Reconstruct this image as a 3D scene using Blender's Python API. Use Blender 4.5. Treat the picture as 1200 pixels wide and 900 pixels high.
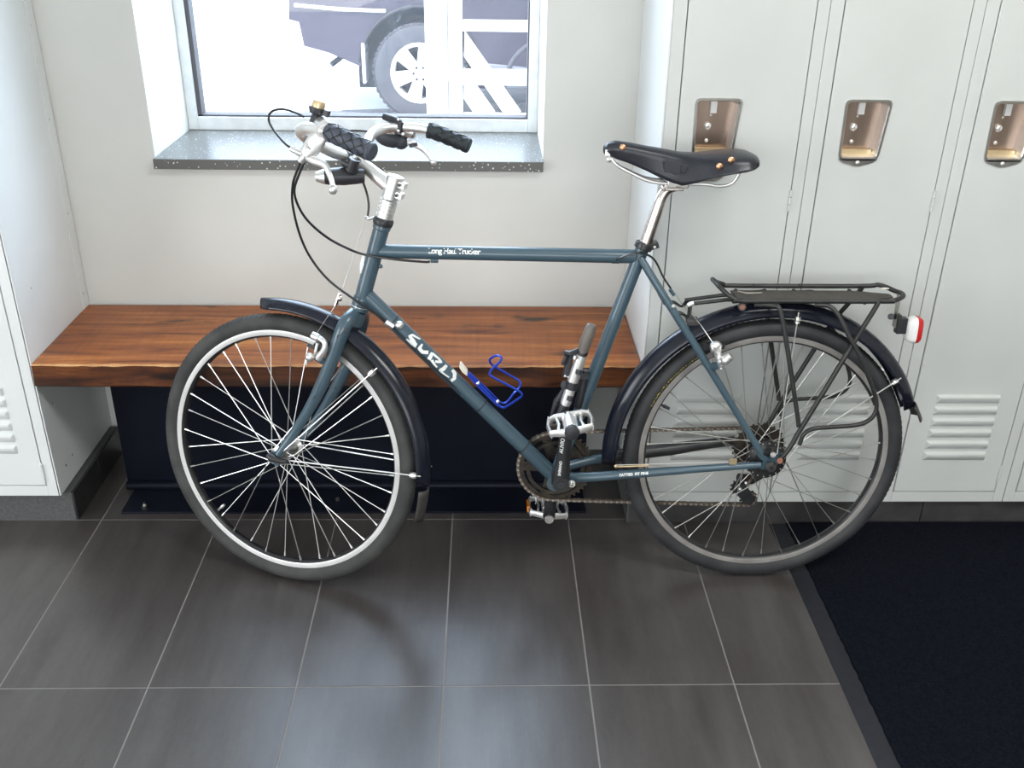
import bpy, bmesh, math, random
import numpy as np
from mathutils import Vector as V, Matrix
random.seed(7)
for o in list(bpy.data.objects): bpy.data.objects.remove(o)
SC = bpy.context.scene
COL = SC.collection
PI = math.pi

# ------------------------------------------------------------------ camera, light, exposure
CAM_H = 1.48
FPX = 1152.556            # focal length in pixels of the 1200 px wide frame
def cam_axes():
    v1 = np.array([571., -128.]); v2 = np.array([565., 2750.]); p = np.array([600., 450.])
    d = np.array([*(v1 - p), FPX]); d /= np.linalg.norm(d)
    dn = np.array([*(v2 - p), FPX]); dn /= np.linalg.norm(dn)
    dn -= d * (d @ dn); dn /= np.linalg.norm(dn)
    return np.array([np.cross(dn, d), d, -dn])
RC = cam_axes()
CAMP = np.array([0, 0, CAM_H])
cam = bpy.data.cameras.new('camera'); camo = bpy.data.objects.new('camera', cam); COL.objects.link(camo)
cam.sensor_width = 36; cam.lens = FPX / 1200 * 36; cam.clip_start = .02; cam.clip_end = 200
m = Matrix.Identity(4)
for i in range(3):
    m[i][0] = RC[i][0]; m[i][1] = -RC[i][1]; m[i][2] = -RC[i][2]; m[i][3] = CAMP[i]
camo.matrix_world = m
SC.camera = camo

vs = SC.view_settings
vs.view_transform = 'Standard'; vs.look = 'None'; vs.gamma = 1; vs.use_curve_mapping = False
vs.exposure = 0.09
W = bpy.data.worlds.new('overcast sky'); SC.world = W; W.use_nodes = True
bg = W.node_tree.nodes['Background']; bg.inputs[0].default_value = (.78, .88, 1.0, 1); bg.inputs[1].default_value = 3.8

def area(name, loc, aim, sx, sy, power, color=(1, 1, 1)):
    l = bpy.data.lights.new(name, 'AREA'); l.shape = 'RECTANGLE'; l.size = sx; l.size_y = sy
    l.energy = power; l.color = color
    o = bpy.data.objects.new(name, l); COL.objects.link(o); o.location = loc
    o.rotation_euler = (V(aim) - V(loc)).to_track_quat('-Z', 'Y').to_euler()
    return o
sun = bpy.data.lights.new('sun', 'SUN'); sun.energy = 7.0; sun.angle = .01; sun.color = (1, .99, .97)
so = bpy.data.objects.new('sun', sun); COL.objects.link(so); so.rotation_euler = V((.35, .62, -1)).to_track_quat('-Z', 'Y').to_euler()
# daylight through the glazed openings of the room: one in the left wall, one behind the camera, and the window itself
area('daylight_left_opening', (-2.88, .1, 1.25), (0, .6, .9), 1.9, 1.4, 32, (1, .98, .95))
area('daylight_rear_opening', (-.3, -2.88, 1.5), (0, 2, .7), 3.4, 1.9, 58, (1, .985, .96))
area('overhead_fill_light', (1.2, .7, 2.66), (1.2, .7, 0), 1.2, .6, 36, (1, .99, .96))  # overhead fill, added to brighten the side panel left of the bench
area('daylight_window', (-.35, 3.1, 1.75), (-.35, 1.2, .2), 1.2, 1.2, 44, (.62, .80, 1))

# ------------------------------------------------------------------ helpers
def ray(u, v): return RC @ np.array([u - 600, v - 450, FPX])
def atY(u, v, Y): q = ray(u, v); return V(CAMP + q * Y / q[1])
def atZ(u, v, Z): q = ray(u, v); return V(CAMP + q * (Z - CAM_H) / q[2])
def atPl(u, v, P0, n): q = ray(u, v); return V(CAMP + q * ((np.array(P0) - CAMP) @ np.array(n)) / (q @ np.array(n)))

def empty(name, loc=(0, 0, 0)):
    o = bpy.data.objects.new(name, None); COL.objects.link(o); o.location = loc; o.empty_display_size = .1
    return o
def tag(o, label=None, cat=None, group=None, kind=None):
    if label: o['label'] = label
    if cat: o['category'] = cat
    if group: o['group'] = group
    if kind: o['kind'] = kind
    return o
def perp(d):
    d = d.normalized(); h = V((0, 0, 1)) if abs(d.z) < .9 else V((1, 0, 0))
    x = d.cross(h).normalized(); return x, d.cross(x).normalized()
def smooth(pts, sub=6, closed=False):
    P = [V(p) for p in pts]; n = len(P); out = []
    rng = range(n if closed else n - 1)
    for i in rng:
        if closed: p0, p1, p2, p3 = P[(i - 1) % n], P[i], P[(i + 1) % n], P[(i + 2) % n]
        else:
            p1, p2 = P[i], P[i + 1]; p0 = P[i - 1] if i else p1 * 2 - p2; p3 = P[i + 2] if i + 2 < n else p2 * 2 - p1
        for k in range(sub):
            t = k / sub
            out.append(.5 * ((2 * p1) + (p2 - p0) * t + (2 * p0 - 5 * p1 + 4 * p2 - p3) * t * t + (3 * p1 - p0 - 3 * p2 + p3) * t ** 3))
    if not closed: out.append(P[-1])
    return out

class MB:
    def __init__(s): s.v = []; s.f = []; s.m = []; s.cur = 0
    def add(s, vs, fs):
        b = len(s.v); s.v += [tuple(x) for x in vs]; s.f += [tuple(b + i for i in f) for f in fs]; s.m += [s.cur] * len(fs); return s
    def tube(s, path, r, n=10, cap=True, closed=False, flat=1.0, up=None):
        P = [V(p) for p in path]; L = len(P)
        R = list(r) if hasattr(r, '__len__') else [r] * L
        if len(R) != L: R = [np.interp(i / (L - 1), np.linspace(0, 1, len(R)), R) for i in range(L)]
        T = []
        for i in range(L):
            a = P[(i - 1) % L] if (i or closed) else P[i]; b = P[(i + 1) % L] if (i < L - 1 or closed) else P[i]
            T.append((b - a).normalized())
        x, y = perp(T[0])
        if up is not None:
            y = V(up) - T[0] * V(up).dot(T[0]); y.normalize(); x = y.cross(T[0])
        vs = []
        for i in range(L):
            x = (x - T[i] * x.dot(T[i])).normalized(); y = T[i].cross(x)
            for k in range(n):
                a = 2 * PI * k / n; vs.append(P[i] + x * (R[i] * math.cos(a)) + y * (R[i] * flat * math.sin(a)))
        fs = []
        for i in range(L if closed else L - 1):
            j = (i + 1) % L
            for k in range(n):
                q = (k + 1) % n; fs.append((i * n + k, i * n + q, j * n + q, j * n + k))
        if cap and not closed:
            fs.append(tuple(range(n))[::-1]); fs.append(tuple((L - 1) * n + k for k in range(n)))
        return s.add(vs, fs)
    def cyl(s, a, b, r, n=16, r2=None): return s.tube([a, b], [r, r if r2 is None else r2], n)
    def lathe(s, c, axis, prof, n=24, closed=False, cap=True):
        c = V(c); d = V(axis).normalized(); x, y = perp(d); L = len(prof); vs = []
        for h, r in prof:
            for k in range(n):
                a = 2 * PI * k / n; vs.append(c + d * h + (x * math.cos(a) + y * math.sin(a)) * max(r, 1e-5))
        fs = []
        for i in range(L if closed else L - 1):
            j = (i + 1) % L
            for k in range(n):
                q = (k + 1) % n; fs.append((i * n + k, i * n + q, j * n + q, j * n + k))
        if cap and not closed:
            fs.append(tuple(range(n))[::-1]); fs.append(tuple((L - 1) * n + k for k in range(n)))
        return s.add(vs, fs)
    def box(s, c, h, ax=None):
        c = V(c); X, Y, Z = ax if ax else (V((1, 0, 0)), V((0, 1, 0)), V((0, 0, 1)))
        vs = [c + X * (h[0] * i) + Y * (h[1] * j) + Z * (h[2] * k) for i in (-1, 1) for j in (-1, 1) for k in (-1, 1)]
        return s.add(vs, [(0, 1, 3, 2), (4, 6, 7, 5), (0, 4, 5, 1), (2, 3, 7, 6), (0, 2, 6, 4), (1, 5, 7, 3)])
    def bx(s, x0, x1, y0, y1, z0, z1): return s.box(((x0 + x1) / 2, (y0 + y1) / 2, (z0 + z1) / 2), (abs(x1 - x0) / 2, abs(y1 - y0) / 2, abs(z1 - z0) / 2))
    def prism(s, poly, d):
        n = len(poly); P = [V(p) for p in poly]; d = V(d)
        fs = [tuple(range(n))[::-1], tuple(range(n, 2 * n))] + [(i, (i + 1) % n, n + (i + 1) % n, n + i) for i in range(n)]
        return s.add(P + [p + d for p in P], fs)
    def ball(s, c, r, n=12, sc=(1, 1, 1), ax=None):
        c = V(c); X, Y, Z = ax if ax else (V((1, 0, 0)), V((0, 1, 0)), V((0, 0, 1))); vs = []; fs = []; h = n // 2
        for i in range(h + 1):
            t = PI * (i + 1e-3) / (h + 2e-3)
            for k in range(n):
                a = 2 * PI * k / n
                vs.append(c + X * (r * sc[0] * math.sin(t) * math.cos(a)) + Y * (r * sc[1] * math.sin(t) * math.sin(a)) + Z * (r * sc[2] * math.cos(t)))
        for i in range(h):
            for k in range(n):
                q = (k + 1) % n; fs.append((i * n + k, (i + 1) * n + k, (i + 1) * n + q, i * n + q))
        return s.add(vs, fs)
    def loft(s, rings, closed=True, cap=True):
        n = len(rings[0]); vs = [p for r in rings for p in r]; fs = []
        for i in range(len(rings) - 1):
            for k in range(n if closed else n - 1):
                q = (k + 1) % n; fs.append((i * n + k, i * n + q, (i + 1) * n + q, (i + 1) * n + k))
        if cap and closed:
            fs.append(tuple(range(n))[::-1]); fs.append(tuple((len(rings) - 1) * n + k for k in range(n)))
        return s.add(vs, fs)
    def build(s, name, mats, parent=None, bevel=0, sharp=38, seg=2, flatshade=False, solid=0):
        me = bpy.data.meshes.new(name); me.from_pydata(s.v, [], s.f)
        mats = mats if isinstance(mats, (list, tuple)) else [mats]
        for q in mats: me.materials.append(q)
        for p, mi in zip(me.polygons, s.m): p.material_index = mi
        bm = bmesh.new(); bm.from_mesh(me); bmesh.ops.recalc_face_normals(bm, faces=bm.faces); bm.to_mesh(me); bm.free()
        if not flatshade:
            me.shade_smooth(); me.set_sharp_from_angle(angle=math.radians(sharp))
        o = bpy.data.objects.new(name, me); COL.objects.link(o)
        if parent: o.parent = parent
        if solid:
            md = o.modifiers.new('solid', 'SOLIDIFY'); md.thickness = solid; md.offset = 0
        if bevel:
            md = o.modifiers.new('bevel', 'BEVEL'); md.width = bevel; md.segments = seg; md.limit_method = 'ANGLE'; md.angle_limit = math.radians(40)
        return o

def build_each(mb, name, mats, parent=None, **k):
    """one object per separate piece: pieces whose boxes touch stay together"""
    par = list(range(len(mb.v)))
    def find(i):
        while par[i] != i: par[i] = par[par[i]]; i = par[i]
        return i
    for f in mb.f:
        for i in f[1:]: par[find(i)] = find(f[0])
    g = {}
    for i in range(len(mb.v)): g.setdefault(find(i), []).append(i)
    G = [[np.array([mb.v[i] for i in q]).min(0), np.array([mb.v[i] for i in q]).max(0), set(q)] for q in g.values()]
    ch = True
    while ch:
        ch = False
        for i in range(len(G)):
            for j in range(i + 1, len(G)):
                if (G[i][0] <= G[j][1] + 1e-4).all() and (G[j][0] <= G[i][1] + 1e-4).all():
                    G[i] = [np.minimum(G[i][0], G[j][0]), np.maximum(G[i][1], G[j][1]), G[i][2] | G[j][2]]; del G[j]; ch = True; break
            if ch: break
    out = []
    for _, _, q in G:
        m2 = MB(); mp = {}
        for i in sorted(q): mp[i] = len(m2.v); m2.v.append(mb.v[i])
        for f, mi in zip(mb.f, mb.m):
            if f[0] in q: m2.f.append(tuple(mp[i] for i in f)); m2.m.append(mi)
        out.append(m2.build(name, mats, parent, **k))
    return out[0]

# ------------------------------------------------------------------ materials
def new_mat(name):
    M = bpy.data.materials.new(name); M.use_nodes = True; nt = M.node_tree
    return M, nt, nt.nodes['Principled BSDF']
def sset(b, **k):
    al = dict(col='Base Color', rough='Roughness', metal='Metallic', spec='Specular IOR Level', coat='Coat Weight', coatr='Coat Roughness', trans='Transmission Weight', ior='IOR', sheen='Sheen Weight')
    for q, v in k.items():
        if q == 'col': v = (*v, 1)
        b.inputs[al[q]].default_value = v
def noise_mat(name, c1, c2, scale=(8, 8, 8), rough=.5, metal=0, bump=0, bscale=None, detail=4, coord='Object', contrast=(.35, .65), rvar=0, **k):
    """principled with a two-colour noise and optional fine bump"""
    M, nt, b = new_mat(name); N = nt.nodes; Lk = nt.links
    sset(b, col=c1, rough=rough, metal=metal, **k)
    tc = N.new('ShaderNodeTexCoord'); geo = N.new('ShaderNodeNewGeometry'); mp = N.new('ShaderNodeMapping'); mp.inputs['Scale'].default_value = scale
    Lk.new(geo.outputs['Position'] if coord == 'World' else tc.outputs['Object'], mp.inputs['Vector'])
    nz = N.new('ShaderNodeTexNoise'); nz.inputs['Scale'].default_value = 1; nz.inputs['Detail'].default_value = detail
    Lk.new(mp.outputs[0], nz.inputs['Vector'])
    cr = N.new('ShaderNodeValToRGB'); cr.color_ramp.elements[0].position = contrast[0]; cr.color_ramp.elements[1].position = contrast[1]
    cr.color_ramp.elements[0].color = (*c1, 1); cr.color_ramp.elements[1].color = (*c2, 1)
    Lk.new(nz.outputs[0], cr.inputs[0]); Lk.new(cr.outputs[0], b.inputs['Base Color'])
    if rvar:
        mr = N.new('ShaderNodeMapRange'); mr.inputs[3].default_value = rough - rvar; mr.inputs[4].default_value = rough + rvar
        Lk.new(nz.outputs[0], mr.inputs[0]); Lk.new(mr.outputs[0], b.inputs['Roughness'])
    if bump:
        n2 = N.new('ShaderNodeTexNoise'); n2.inputs['Scale'].default_value = bscale or 200; n2.inputs['Detail'].default_value = 2
        Lk.new(tc.outputs['Object'], n2.inputs['Vector'])
        bp_ = N.new('ShaderNodeBump'); bp_.inputs['Strength'].default_value = bump; bp_.inputs['Distance'].default_value = .001
        Lk.new(n2.outputs[0], bp_.inputs['Height']); Lk.new(bp_.outputs[0], b.inputs['Normal'])
    return M
def plain(name, col, rough=.5, metal=0, **k):
    d = tuple(min(1, c * 1.12) for c in col)
    return noise_mat(name, col, d, (30, 30, 30), rough, metal, **k)

MT = {}
def floor_tile_mat():
    M, nt, b = new_mat('charcoal porcelain tile'); N = nt.nodes; Lk = nt.links
    geo = N.new('ShaderNodeNewGeometry'); oi = N.new('ShaderNodeObjectInfo')
    add = N.new('ShaderNodeVectorMath'); add.operation = 'MULTIPLY_ADD'
    cmb = N.new('ShaderNodeCombineXYZ'); Lk.new(oi.outputs['Random'], cmb.inputs[0]); Lk.new(oi.outputs['Random'], cmb.inputs[1])
    add.inputs[1].default_value = (17, 31, 0); Lk.new(cmb.outputs[0], add.inputs[0]); Lk.new(geo.outputs['Position'], add.inputs[2])
    def nz(scale, s, det):
        mp = N.new('ShaderNodeMapping'); mp.inputs['Scale'].default_value = scale; Lk.new(add.outputs[0], mp.inputs[0])
        n = N.new('ShaderNodeTexNoise'); n.inputs['Scale'].default_value = s; n.inputs['Detail'].default_value = det; n.inputs['Roughness'].default_value = .65
        Lk.new(mp.outputs[0], n.inputs['Vector']); return n
    a = nz((15, 2.4, 1), 1, 4); c = nz((90, 45, 1), 1, 6)
    mx = N.new('ShaderNodeMath'); mx.operation = 'MULTIPLY_ADD'; mx.inputs[1].default_value = .22
    Lk.new(c.outputs[0], mx.inputs[0]); 
    m2 = N.new('ShaderNodeMath'); m2.operation = 'MULTIPLY'; m2.inputs[1].default_value = .78; Lk.new(a.outputs[0], m2.inputs[0]); Lk.new(m2.outputs[0], mx.inputs[2])
    cr = N.new('ShaderNodeValToRGB'); e = cr.color_ramp.elements; e[0].position = .34; e[1].position = .66
    e[0].color = (.046, .039, .037, 1); e[1].color = (.082, .074, .071, 1)
    Lk.new(mx.outputs[0], cr.inputs[0]); Lk.new(cr.outputs[0], b.inputs['Base Color'])
    mr = N.new('ShaderNodeMapRange'); mr.inputs[3].default_value = .29; mr.inputs[4].default_value = .34; Lk.new(c.outputs[0], mr.inputs[0]); Lk.new(mr.outputs[0], b.inputs['Roughness'])
    b.inputs['Specular IOR Level'].default_value = .72
    bp_ = N.new('ShaderNodeBump'); bp_.inputs['Strength'].default_value = .015; bp_.inputs['Distance'].default_value = .001
    Lk.new(c.outputs[0], bp_.inputs['Height']); Lk.new(bp_.outputs[0], b.inputs['Normal'])
    return M
def wood_mat(name, c0, c1, c2, c3, rough=.32, sc=1, axis=0):
    M, nt, b = new_mat(name); N = nt.nodes; Lk = nt.links
    tc = N.new('ShaderNodeTexCoord')
    mp = N.new('ShaderNodeMapping'); mp.inputs['Scale'].default_value = (1.3 * sc, 14 * sc, 14 * sc); Lk.new(tc.outputs['Object'], mp.inputs[0])
    n1 = N.new('ShaderNodeTexNoise'); n1.inputs['Scale'].default_value = 1.6; n1.inputs['Detail'].default_value = 8; n1.inputs['Roughness'].default_value = .62; n1.inputs['Distortion'].default_value = .6
    Lk.new(mp.outputs[0], n1.inputs['Vector'])
    cr = N.new('ShaderNodeValToRGB'); el = cr.color_ramp.elements
    el[0].position = .34; el[0].color = (*c0, 1); el[1].position = .66; el[1].color = (*c3, 1)
    e = el.new(.44); e.color = (*c1, 1); e = el.new(.56); e.color = (*c2, 1)
    Lk.new(n1.outputs[0], cr.inputs[0])
    # dark knots and cracks
    mp2 = N.new('ShaderNodeMapping'); mp2.inputs['Scale'].default_value = (3.2, 9, 16); Lk.new(tc.outputs['Object'], mp2.inputs[0])
    n2 = N.new('ShaderNodeTexNoise'); n2.inputs['Scale'].default_value = 1.7; n2.inputs['Detail'].default_value = 5; Lk.new(mp2.outputs[0], n2.inputs['Vector'])
    r2 = N.new('ShaderNodeValToRGB'); r2.color_ramp.elements[0].position = .62; r2.color_ramp.elements[1].position = .74
    Lk.new(n2.outputs[0], r2.inputs[0])
    mix = N.new('ShaderNodeMix'); mix.data_type = 'RGBA'; Lk.new(r2.outputs[0], mix.inputs[0]); Lk.new(cr.outputs[0], mix.inputs[6]); mix.inputs[7].default_value = (*[q * .35 for q in c0], 1)
    # fine cross saw marks
    wv = N.new('ShaderNodeTexNoise'); wv.inputs['Scale'].default_value = 1; wv.inputs['Detail'].default_value = 3
    mp3 = N.new('ShaderNodeMapping'); mp3.inputs['Scale'].default_value = (90, 5, 14); mp3.inputs['Rotation'].default_value = (0, 0, .35); Lk.new(tc.outputs['Object'], mp3.inputs[0]); Lk.new(mp3.outputs[0], wv.inputs['Vector'])
    mm = N.new('ShaderNodeMix'); mm.data_type = 'RGBA'; mm.blend_type = 'MULTIPLY'
    r3 = N.new('ShaderNodeValToRGB'); r3.color_ramp.elements[0].position = .3; r3.color_ramp.elements[0].color = (.8, .8, .8, 1); r3.color_ramp.elements[1].position = .55
    Lk.new(wv.outputs[0], r3.inputs[0]); mm.inputs[0].default_value = .7; Lk.new(mix.outputs[2], mm.inputs[6]); Lk.new(r3.outputs[0], mm.inputs[7])
    Lk.new(mm.outputs[2], b.inputs['Base Color']); b.inputs['Roughness'].default_value = rough
    b.inputs['Coat Weight'].default_value = .10; b.inputs['Coat Roughness'].default_value = .3; b.inputs['Specular IOR Level'].default_value = .35
    bp_ = N.new('ShaderNodeBump'); bp_.inputs['Strength'].default_value = .35; bp_.inputs['Distance'].default_value = .002
    Lk.new(n1.outputs[0], bp_.inputs['Height']); Lk.new(bp_.outputs[0], b.inputs['Normal'])
    return M
def speckle_mat(name, base, spot, scale, thr=.12, rough=.25):
    M, nt, b = new_mat(name); N = nt.nodes; Lk = nt.links; tc = N.new('ShaderNodeTexCoord')
    vo = N.new('ShaderNodeTexVoronoi'); vo.inputs['Scale'].default_value = scale; vo.inputs['Randomness'].default_value = 1; Lk.new(tc.outputs['Object'], vo.inputs['Vector'])
    nz = N.new('ShaderNodeTexNoise'); nz.inputs['Scale'].default_value = scale * .5; Lk.new(tc.outputs['Object'], nz.inputs['Vector'])
    ml = N.new('ShaderNodeMath'); ml.operation = 'MULTIPLY'; Lk.new(nz.outputs[0], ml.inputs[0]); ml.inputs[1].default_value = thr * 2
    lt = N.new('ShaderNodeMath'); lt.operation = 'LESS_THAN'; Lk.new(vo.outputs['Distance'], lt.inputs[0]); Lk.new(ml.outputs[0], lt.inputs[1])
    mix = N.new('ShaderNodeMix'); mix.data_type = 'RGBA'; Lk.new(lt.outputs[0], mix.inputs[0]); mix.inputs[6].default_value = (*base, 1); mix.inputs[7].default_value = (*spot, 1)
    Lk.new(mix.outputs[2], b.inputs['Base Color']); b.inputs['Roughness'].default_value = rough
    return M
def glass_mat():
    M = bpy.data.materials.new('glare hazed window glass'); M.use_nodes = True; nt = M.node_tree; N = nt.nodes; N.clear(); Lk = nt.links
    out = N.new('ShaderNodeOutputMaterial'); tr = N.new('ShaderNodeBsdfTransparent'); tr.inputs[0].default_value = (.97, .98, 1, 1)
    tl = N.new('ShaderNodeBsdfTranslucent'); tl.inputs[0].default_value = (.95, .97, 1, 1)
    gl = N.new('ShaderNodeBsdfGlossy'); gl.inputs['Roughness'].default_value = .02
    nz = N.new('ShaderNodeTexNoise'); nz.inputs['Scale'].default_value = 6; tc = N.new('ShaderNodeTexCoord'); Lk.new(tc.outputs['Object'], nz.inputs['Vector'])
    mr = N.new('ShaderNodeMapRange'); mr.inputs[3].default_value = GLARE_HAZE * .8; mr.inputs[4].default_value = GLARE_HAZE * 1.2; Lk.new(nz.outputs[0], mr.inputs[0])
    a = N.new('ShaderNodeMixShader'); Lk.new(mr.outputs[0], a.inputs[0]); Lk.new(tr.outputs[0], a.inputs[1]); Lk.new(tl.outputs[0], a.inputs[2])
    b = N.new('ShaderNodeMixShader'); b.inputs[0].default_value = .04; Lk.new(a.outputs[0], b.inputs[1]); Lk.new(gl.outputs[0], b.inputs[2])
    Lk.new(b.outputs[0], out.inputs[0]); return M
GLARE_HAZE = .018  # translucent share that paints glare haze over the view outside
MT['tile'] = floor_tile_mat()
MT['grout'] = plain('light grey grout', (.24, .225, .21), .9)
MT['wall'] = noise_mat('warm white painted wall', (.66, .66, .62), (.70, .70, .66), (3, 3, 3), .75, bump=.15, bscale=350)
MT['locker'] = noise_mat('pale grey powder coated steel', (.60, .615, .59), (.64, .655, .63), (4, 4, 4), .42, bump=.05, bscale=500)
MT['lockerwhite'] = noise_mat('white powder coated steel', (.74, .76, .75), (.78, .80, .79), (4, 4, 4), .42, bump=.05, bscale=500)
MT['woodtop'] = wood_mat('reclaimed timber top', (.10, .020, .004), (.25, .064, .011), (.36, .108, .020), (.52, .195, .045), .34)
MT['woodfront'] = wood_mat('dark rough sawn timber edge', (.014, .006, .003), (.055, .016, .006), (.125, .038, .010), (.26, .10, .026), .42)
MT['woodedge'] = wood_mat('worn pale timber arris', (.20, .07, .02), (.42, .19, .07), (.58, .32, .14), (.68, .42, .20), .45)
MT['sill'] = speckle_mat('dark speckled quartz', (.13, .13, .12), (.75, .75, .75), 95, .16, .30)
MT['frame_pvc'] = plain('white window frame vinyl', (.78, .80, .80), .35)
MT['gasket'] = plain('dark rubber gasket', (.09, .085, .09), .6)
MT['navy'] = noise_mat('black navy painted sheet metal', (.006, .007, .013), (.010, .012, .020), (5, 5, 5), .30, spec=.10)
MT['steel'] = noise_mat('stainless steel', (.50, .48, .45), (.60, .58, .55), (40, 40, 8), .28, 1)
MT['cup'] = noise_mat('stainless recess with brown reflection', (.42, .31, .25), (.52, .40, .33), (25, 25, 6), .3, 1)  # brown reflection of the bench put into the steel colour
MT['chrome'] = noise_mat('polished aluminium', (.80, .79, .77), (.88, .87, .85), (30, 30, 30), .36, .85)
MT['spoke'] = plain('stainless spoke wire', (.80, .79, .76), .28, 1)
MT['spoke_dull'] = plain('dulled spoke wire', (.42, .41, .38), .38, 1)
MT['frame'] = noise_mat('slate blue frame paint', (.050, .090, .116), (.060, .104, .134), (9, 9, 9), .32, coat=.3, coatr=.15)
MT['rubber'] = noise_mat('dusty tyre rubber', (.030, .031, .031), (.056, .056, .053), (18, 18, 18), .72, bump=.3, bscale=420)
MT['rubber2'] = noise_mat('black tyre rubber', (.018, .019, .022), (.036, .037, .038), (14, 14, 14), .62, bump=.3, bscale=420)
MT['rim'] = noise_mat('silver brake track', (.72, .71, .69), (.82, .81, .79), (20, 20, 20), .35, .7)
MT['rimdull'] = noise_mat('worn brown grey brake track', (.27, .25, .235), (.36, .34, .32), (20, 20, 20), .5, .4)
MT['black'] = noise_mat('black painted metal', (.016, .016, .018), (.030, .030, .030), (30, 30, 30), .36)
MT['blackrub'] = noise_mat('soft black rubber', (.030, .034, .042), (.045, .050, .060), (30, 30, 30), .55)
MT['plastic'] = noise_mat('black plastic', (.022, .023, .027), (.034, .035, .040), (30, 30, 30), .42)
MT['fender'] = noise_mat('glossy dark blue black mudguard', (.007, .009, .016), (.012, .014, .024), (8, 8, 8), .22, spec=.4)
MT['flap'] = plain('grey rubber flap', (.045, .042, .040), .5)
MT['leather'] = noise_mat('black saddle leather', (.012, .014, .020), (.024, .026, .034), (25, 25, 25), .34, bump=.3, bscale=300)
MT['copper'] = plain('copper rivet', (.72, .38, .22), .35, 1)
MT['brass'] = plain('brass', (.72, .56, .34), .38, .8)
MT['rack'] = noise_mat('chipped black rack paint', (.016, .017, .017), (.030, .030, .028), (40, 40, 40), .45)
MT['rackplate'] = noise_mat('weathered rack plate', (.045, .042, .035), (.075, .066, .052), (60, 20, 20), .6)
MT['chain'] = noise_mat('oily steel chain', (.16, .12, .085), (.30, .25, .20), (200, 200, 200), .42, .9)
MT['chainlight'] = plain('worn chain plate', (.24, .20, .16), .4, .8)
MT['ring'] = noise_mat('grimy chainring', (.045, .038, .032), (.085, .070, .055), (60, 60, 60), .5, .7)
MT['blue'] = plain('cobalt blue anodised wire', (.010, .045, .42), .28, .3)
MT['cream'] = plain('cream plastic', (.72, .68, .58), .4)
MT['whiteplastic'] = plain('white plastic', (.80, .80, .78), .35)
MT['red'] = plain('red lens', (.55, .02, .02), .2)
MT['orange'] = plain('orange reflector', (.75, .22, .02), .25)
MT['decal'] = plain('white lettering', (.80, .82, .80), .5)
MT['yellow'] = plain('yellow lettering', (.40, .33, .05), .6)
MT['rust'] = plain('rusty bolt', (.22, .09, .05), .6, .3)
MT['postsilver'] = noise_mat('brushed seat post alloy', (.62, .56, .52), (.72, .66, .62), (60, 60, 6), .25, 1)
MT['gripgrey'] = noise_mat('grey rubber grip', (.050, .060, .082), (.070, .082, .105), (30, 30, 30), .55)
MT['griptile'] = noise_mat('dark rubber grip', (.018, .028, .034), (.028, .038, .044), (30, 30, 30), .55)
MT['pumpgrip'] = plain('taupe pump handle', (.14, .125, .11), .4)
MT['mat'] = noise_mat('navy black carpet pile', (.0035, .0045, .008), (.0075, .009, .014), (160, 160, 160), .95, bump=.8, bscale=700, spec=.05)
MT['matedge'] = noise_mat('black rubber mat border', (.006, .007, .011), (.011, .012, .017), (40, 40, 40), .6)
MT['basegrey'] = noise_mat('grey textured kickboard', (.075, .075, .075), (.11, .11, .11), (120, 120, 120), .6, bump=.6, bscale=260)
MT['baseblack'] = noise_mat('black tile skirting', (.018, .018, .020), (.035, .034, .034), (20, 20, 20), .35)
MT['baseskirt'] = noise_mat('charcoal tile skirting', (.040, .038, .040), (.070, .066, .066), (14, 14, 14), .45)
MT['ceiling'] = plain('white ceiling', (.75, .75, .73), .9)
MT['snow'] = noise_mat('sunlit pale concrete', (.72, .79, .88), (.80, .86, .92), (2, 2, 2), .9)
MT['ground_shade'] = noise_mat('ground darkened as shade', (.10, .10, .125), (.20, .20, .23), (3, 5, 3), .7)
MT['truck'] = noise_mat('dark plum car paint', (.030, .022, .038), (.045, .032, .052), (2, 2, 2), .3, coat=.3, coatr=.1)
MT['truckdark'] = plain('dark wheel arch plastic', (.022, .020, .026), .6)
MT['trucktyre'] = plain('truck tyre rubber', (.06, .06, .07), .8)
MT['alloy'] = plain('bright alloy wheel', (.75, .75, .75), .3, .3)
MT['whitewood'] = noise_mat('white painted timber', (.80, .79, .74), (.86, .85, .80), (10, 10, 3), .6)
MT['glass'] = glass_mat()
MT['olive'] = plain('olive green car paint', (.12, .15, .11), .3)

# ================================================================== THE ROOM
FACE = 2.13      # locker door plane
WALL = 2.52      # back wall plane
tag(MB().bx(-3, 3.4, -3, 2.95, -.12, -.0008).build('floor', MT['grout']), kind='structure')
floor = bpy.data.objects['floor']
tm = None
TP, TX0, TY0, TD = .3045, -.088, 2.157, .607
for r in range(-1, 6):
    for c in range(-9, 12):
        x0 = TX0 + c * TP; y1 = TY0 - r * TD + (0 if r >= 0 else 0); y0 = y1 - TD
        if r == -1: y0 = TY0; y1 = TY0 + TD
        if x0 < -2.9 or x0 + TP > 3.3: continue
        if r == -1 and (x0 + TP < -1.1 or x0 > .45): continue
        if tm is None:
            o = MB().box((0, 0, 0), (TP / 2 - .0017, TD / 2 - .0017, .003)).build('tile', MT['tile'], floor)
            tm = o.data
        else:
            o = bpy.data.objects.new('tile', tm); COL.objects.link(o); o.parent = floor
        o.location = (x0 + TP / 2, (y0 + y1) / 2, -.003)

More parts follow.
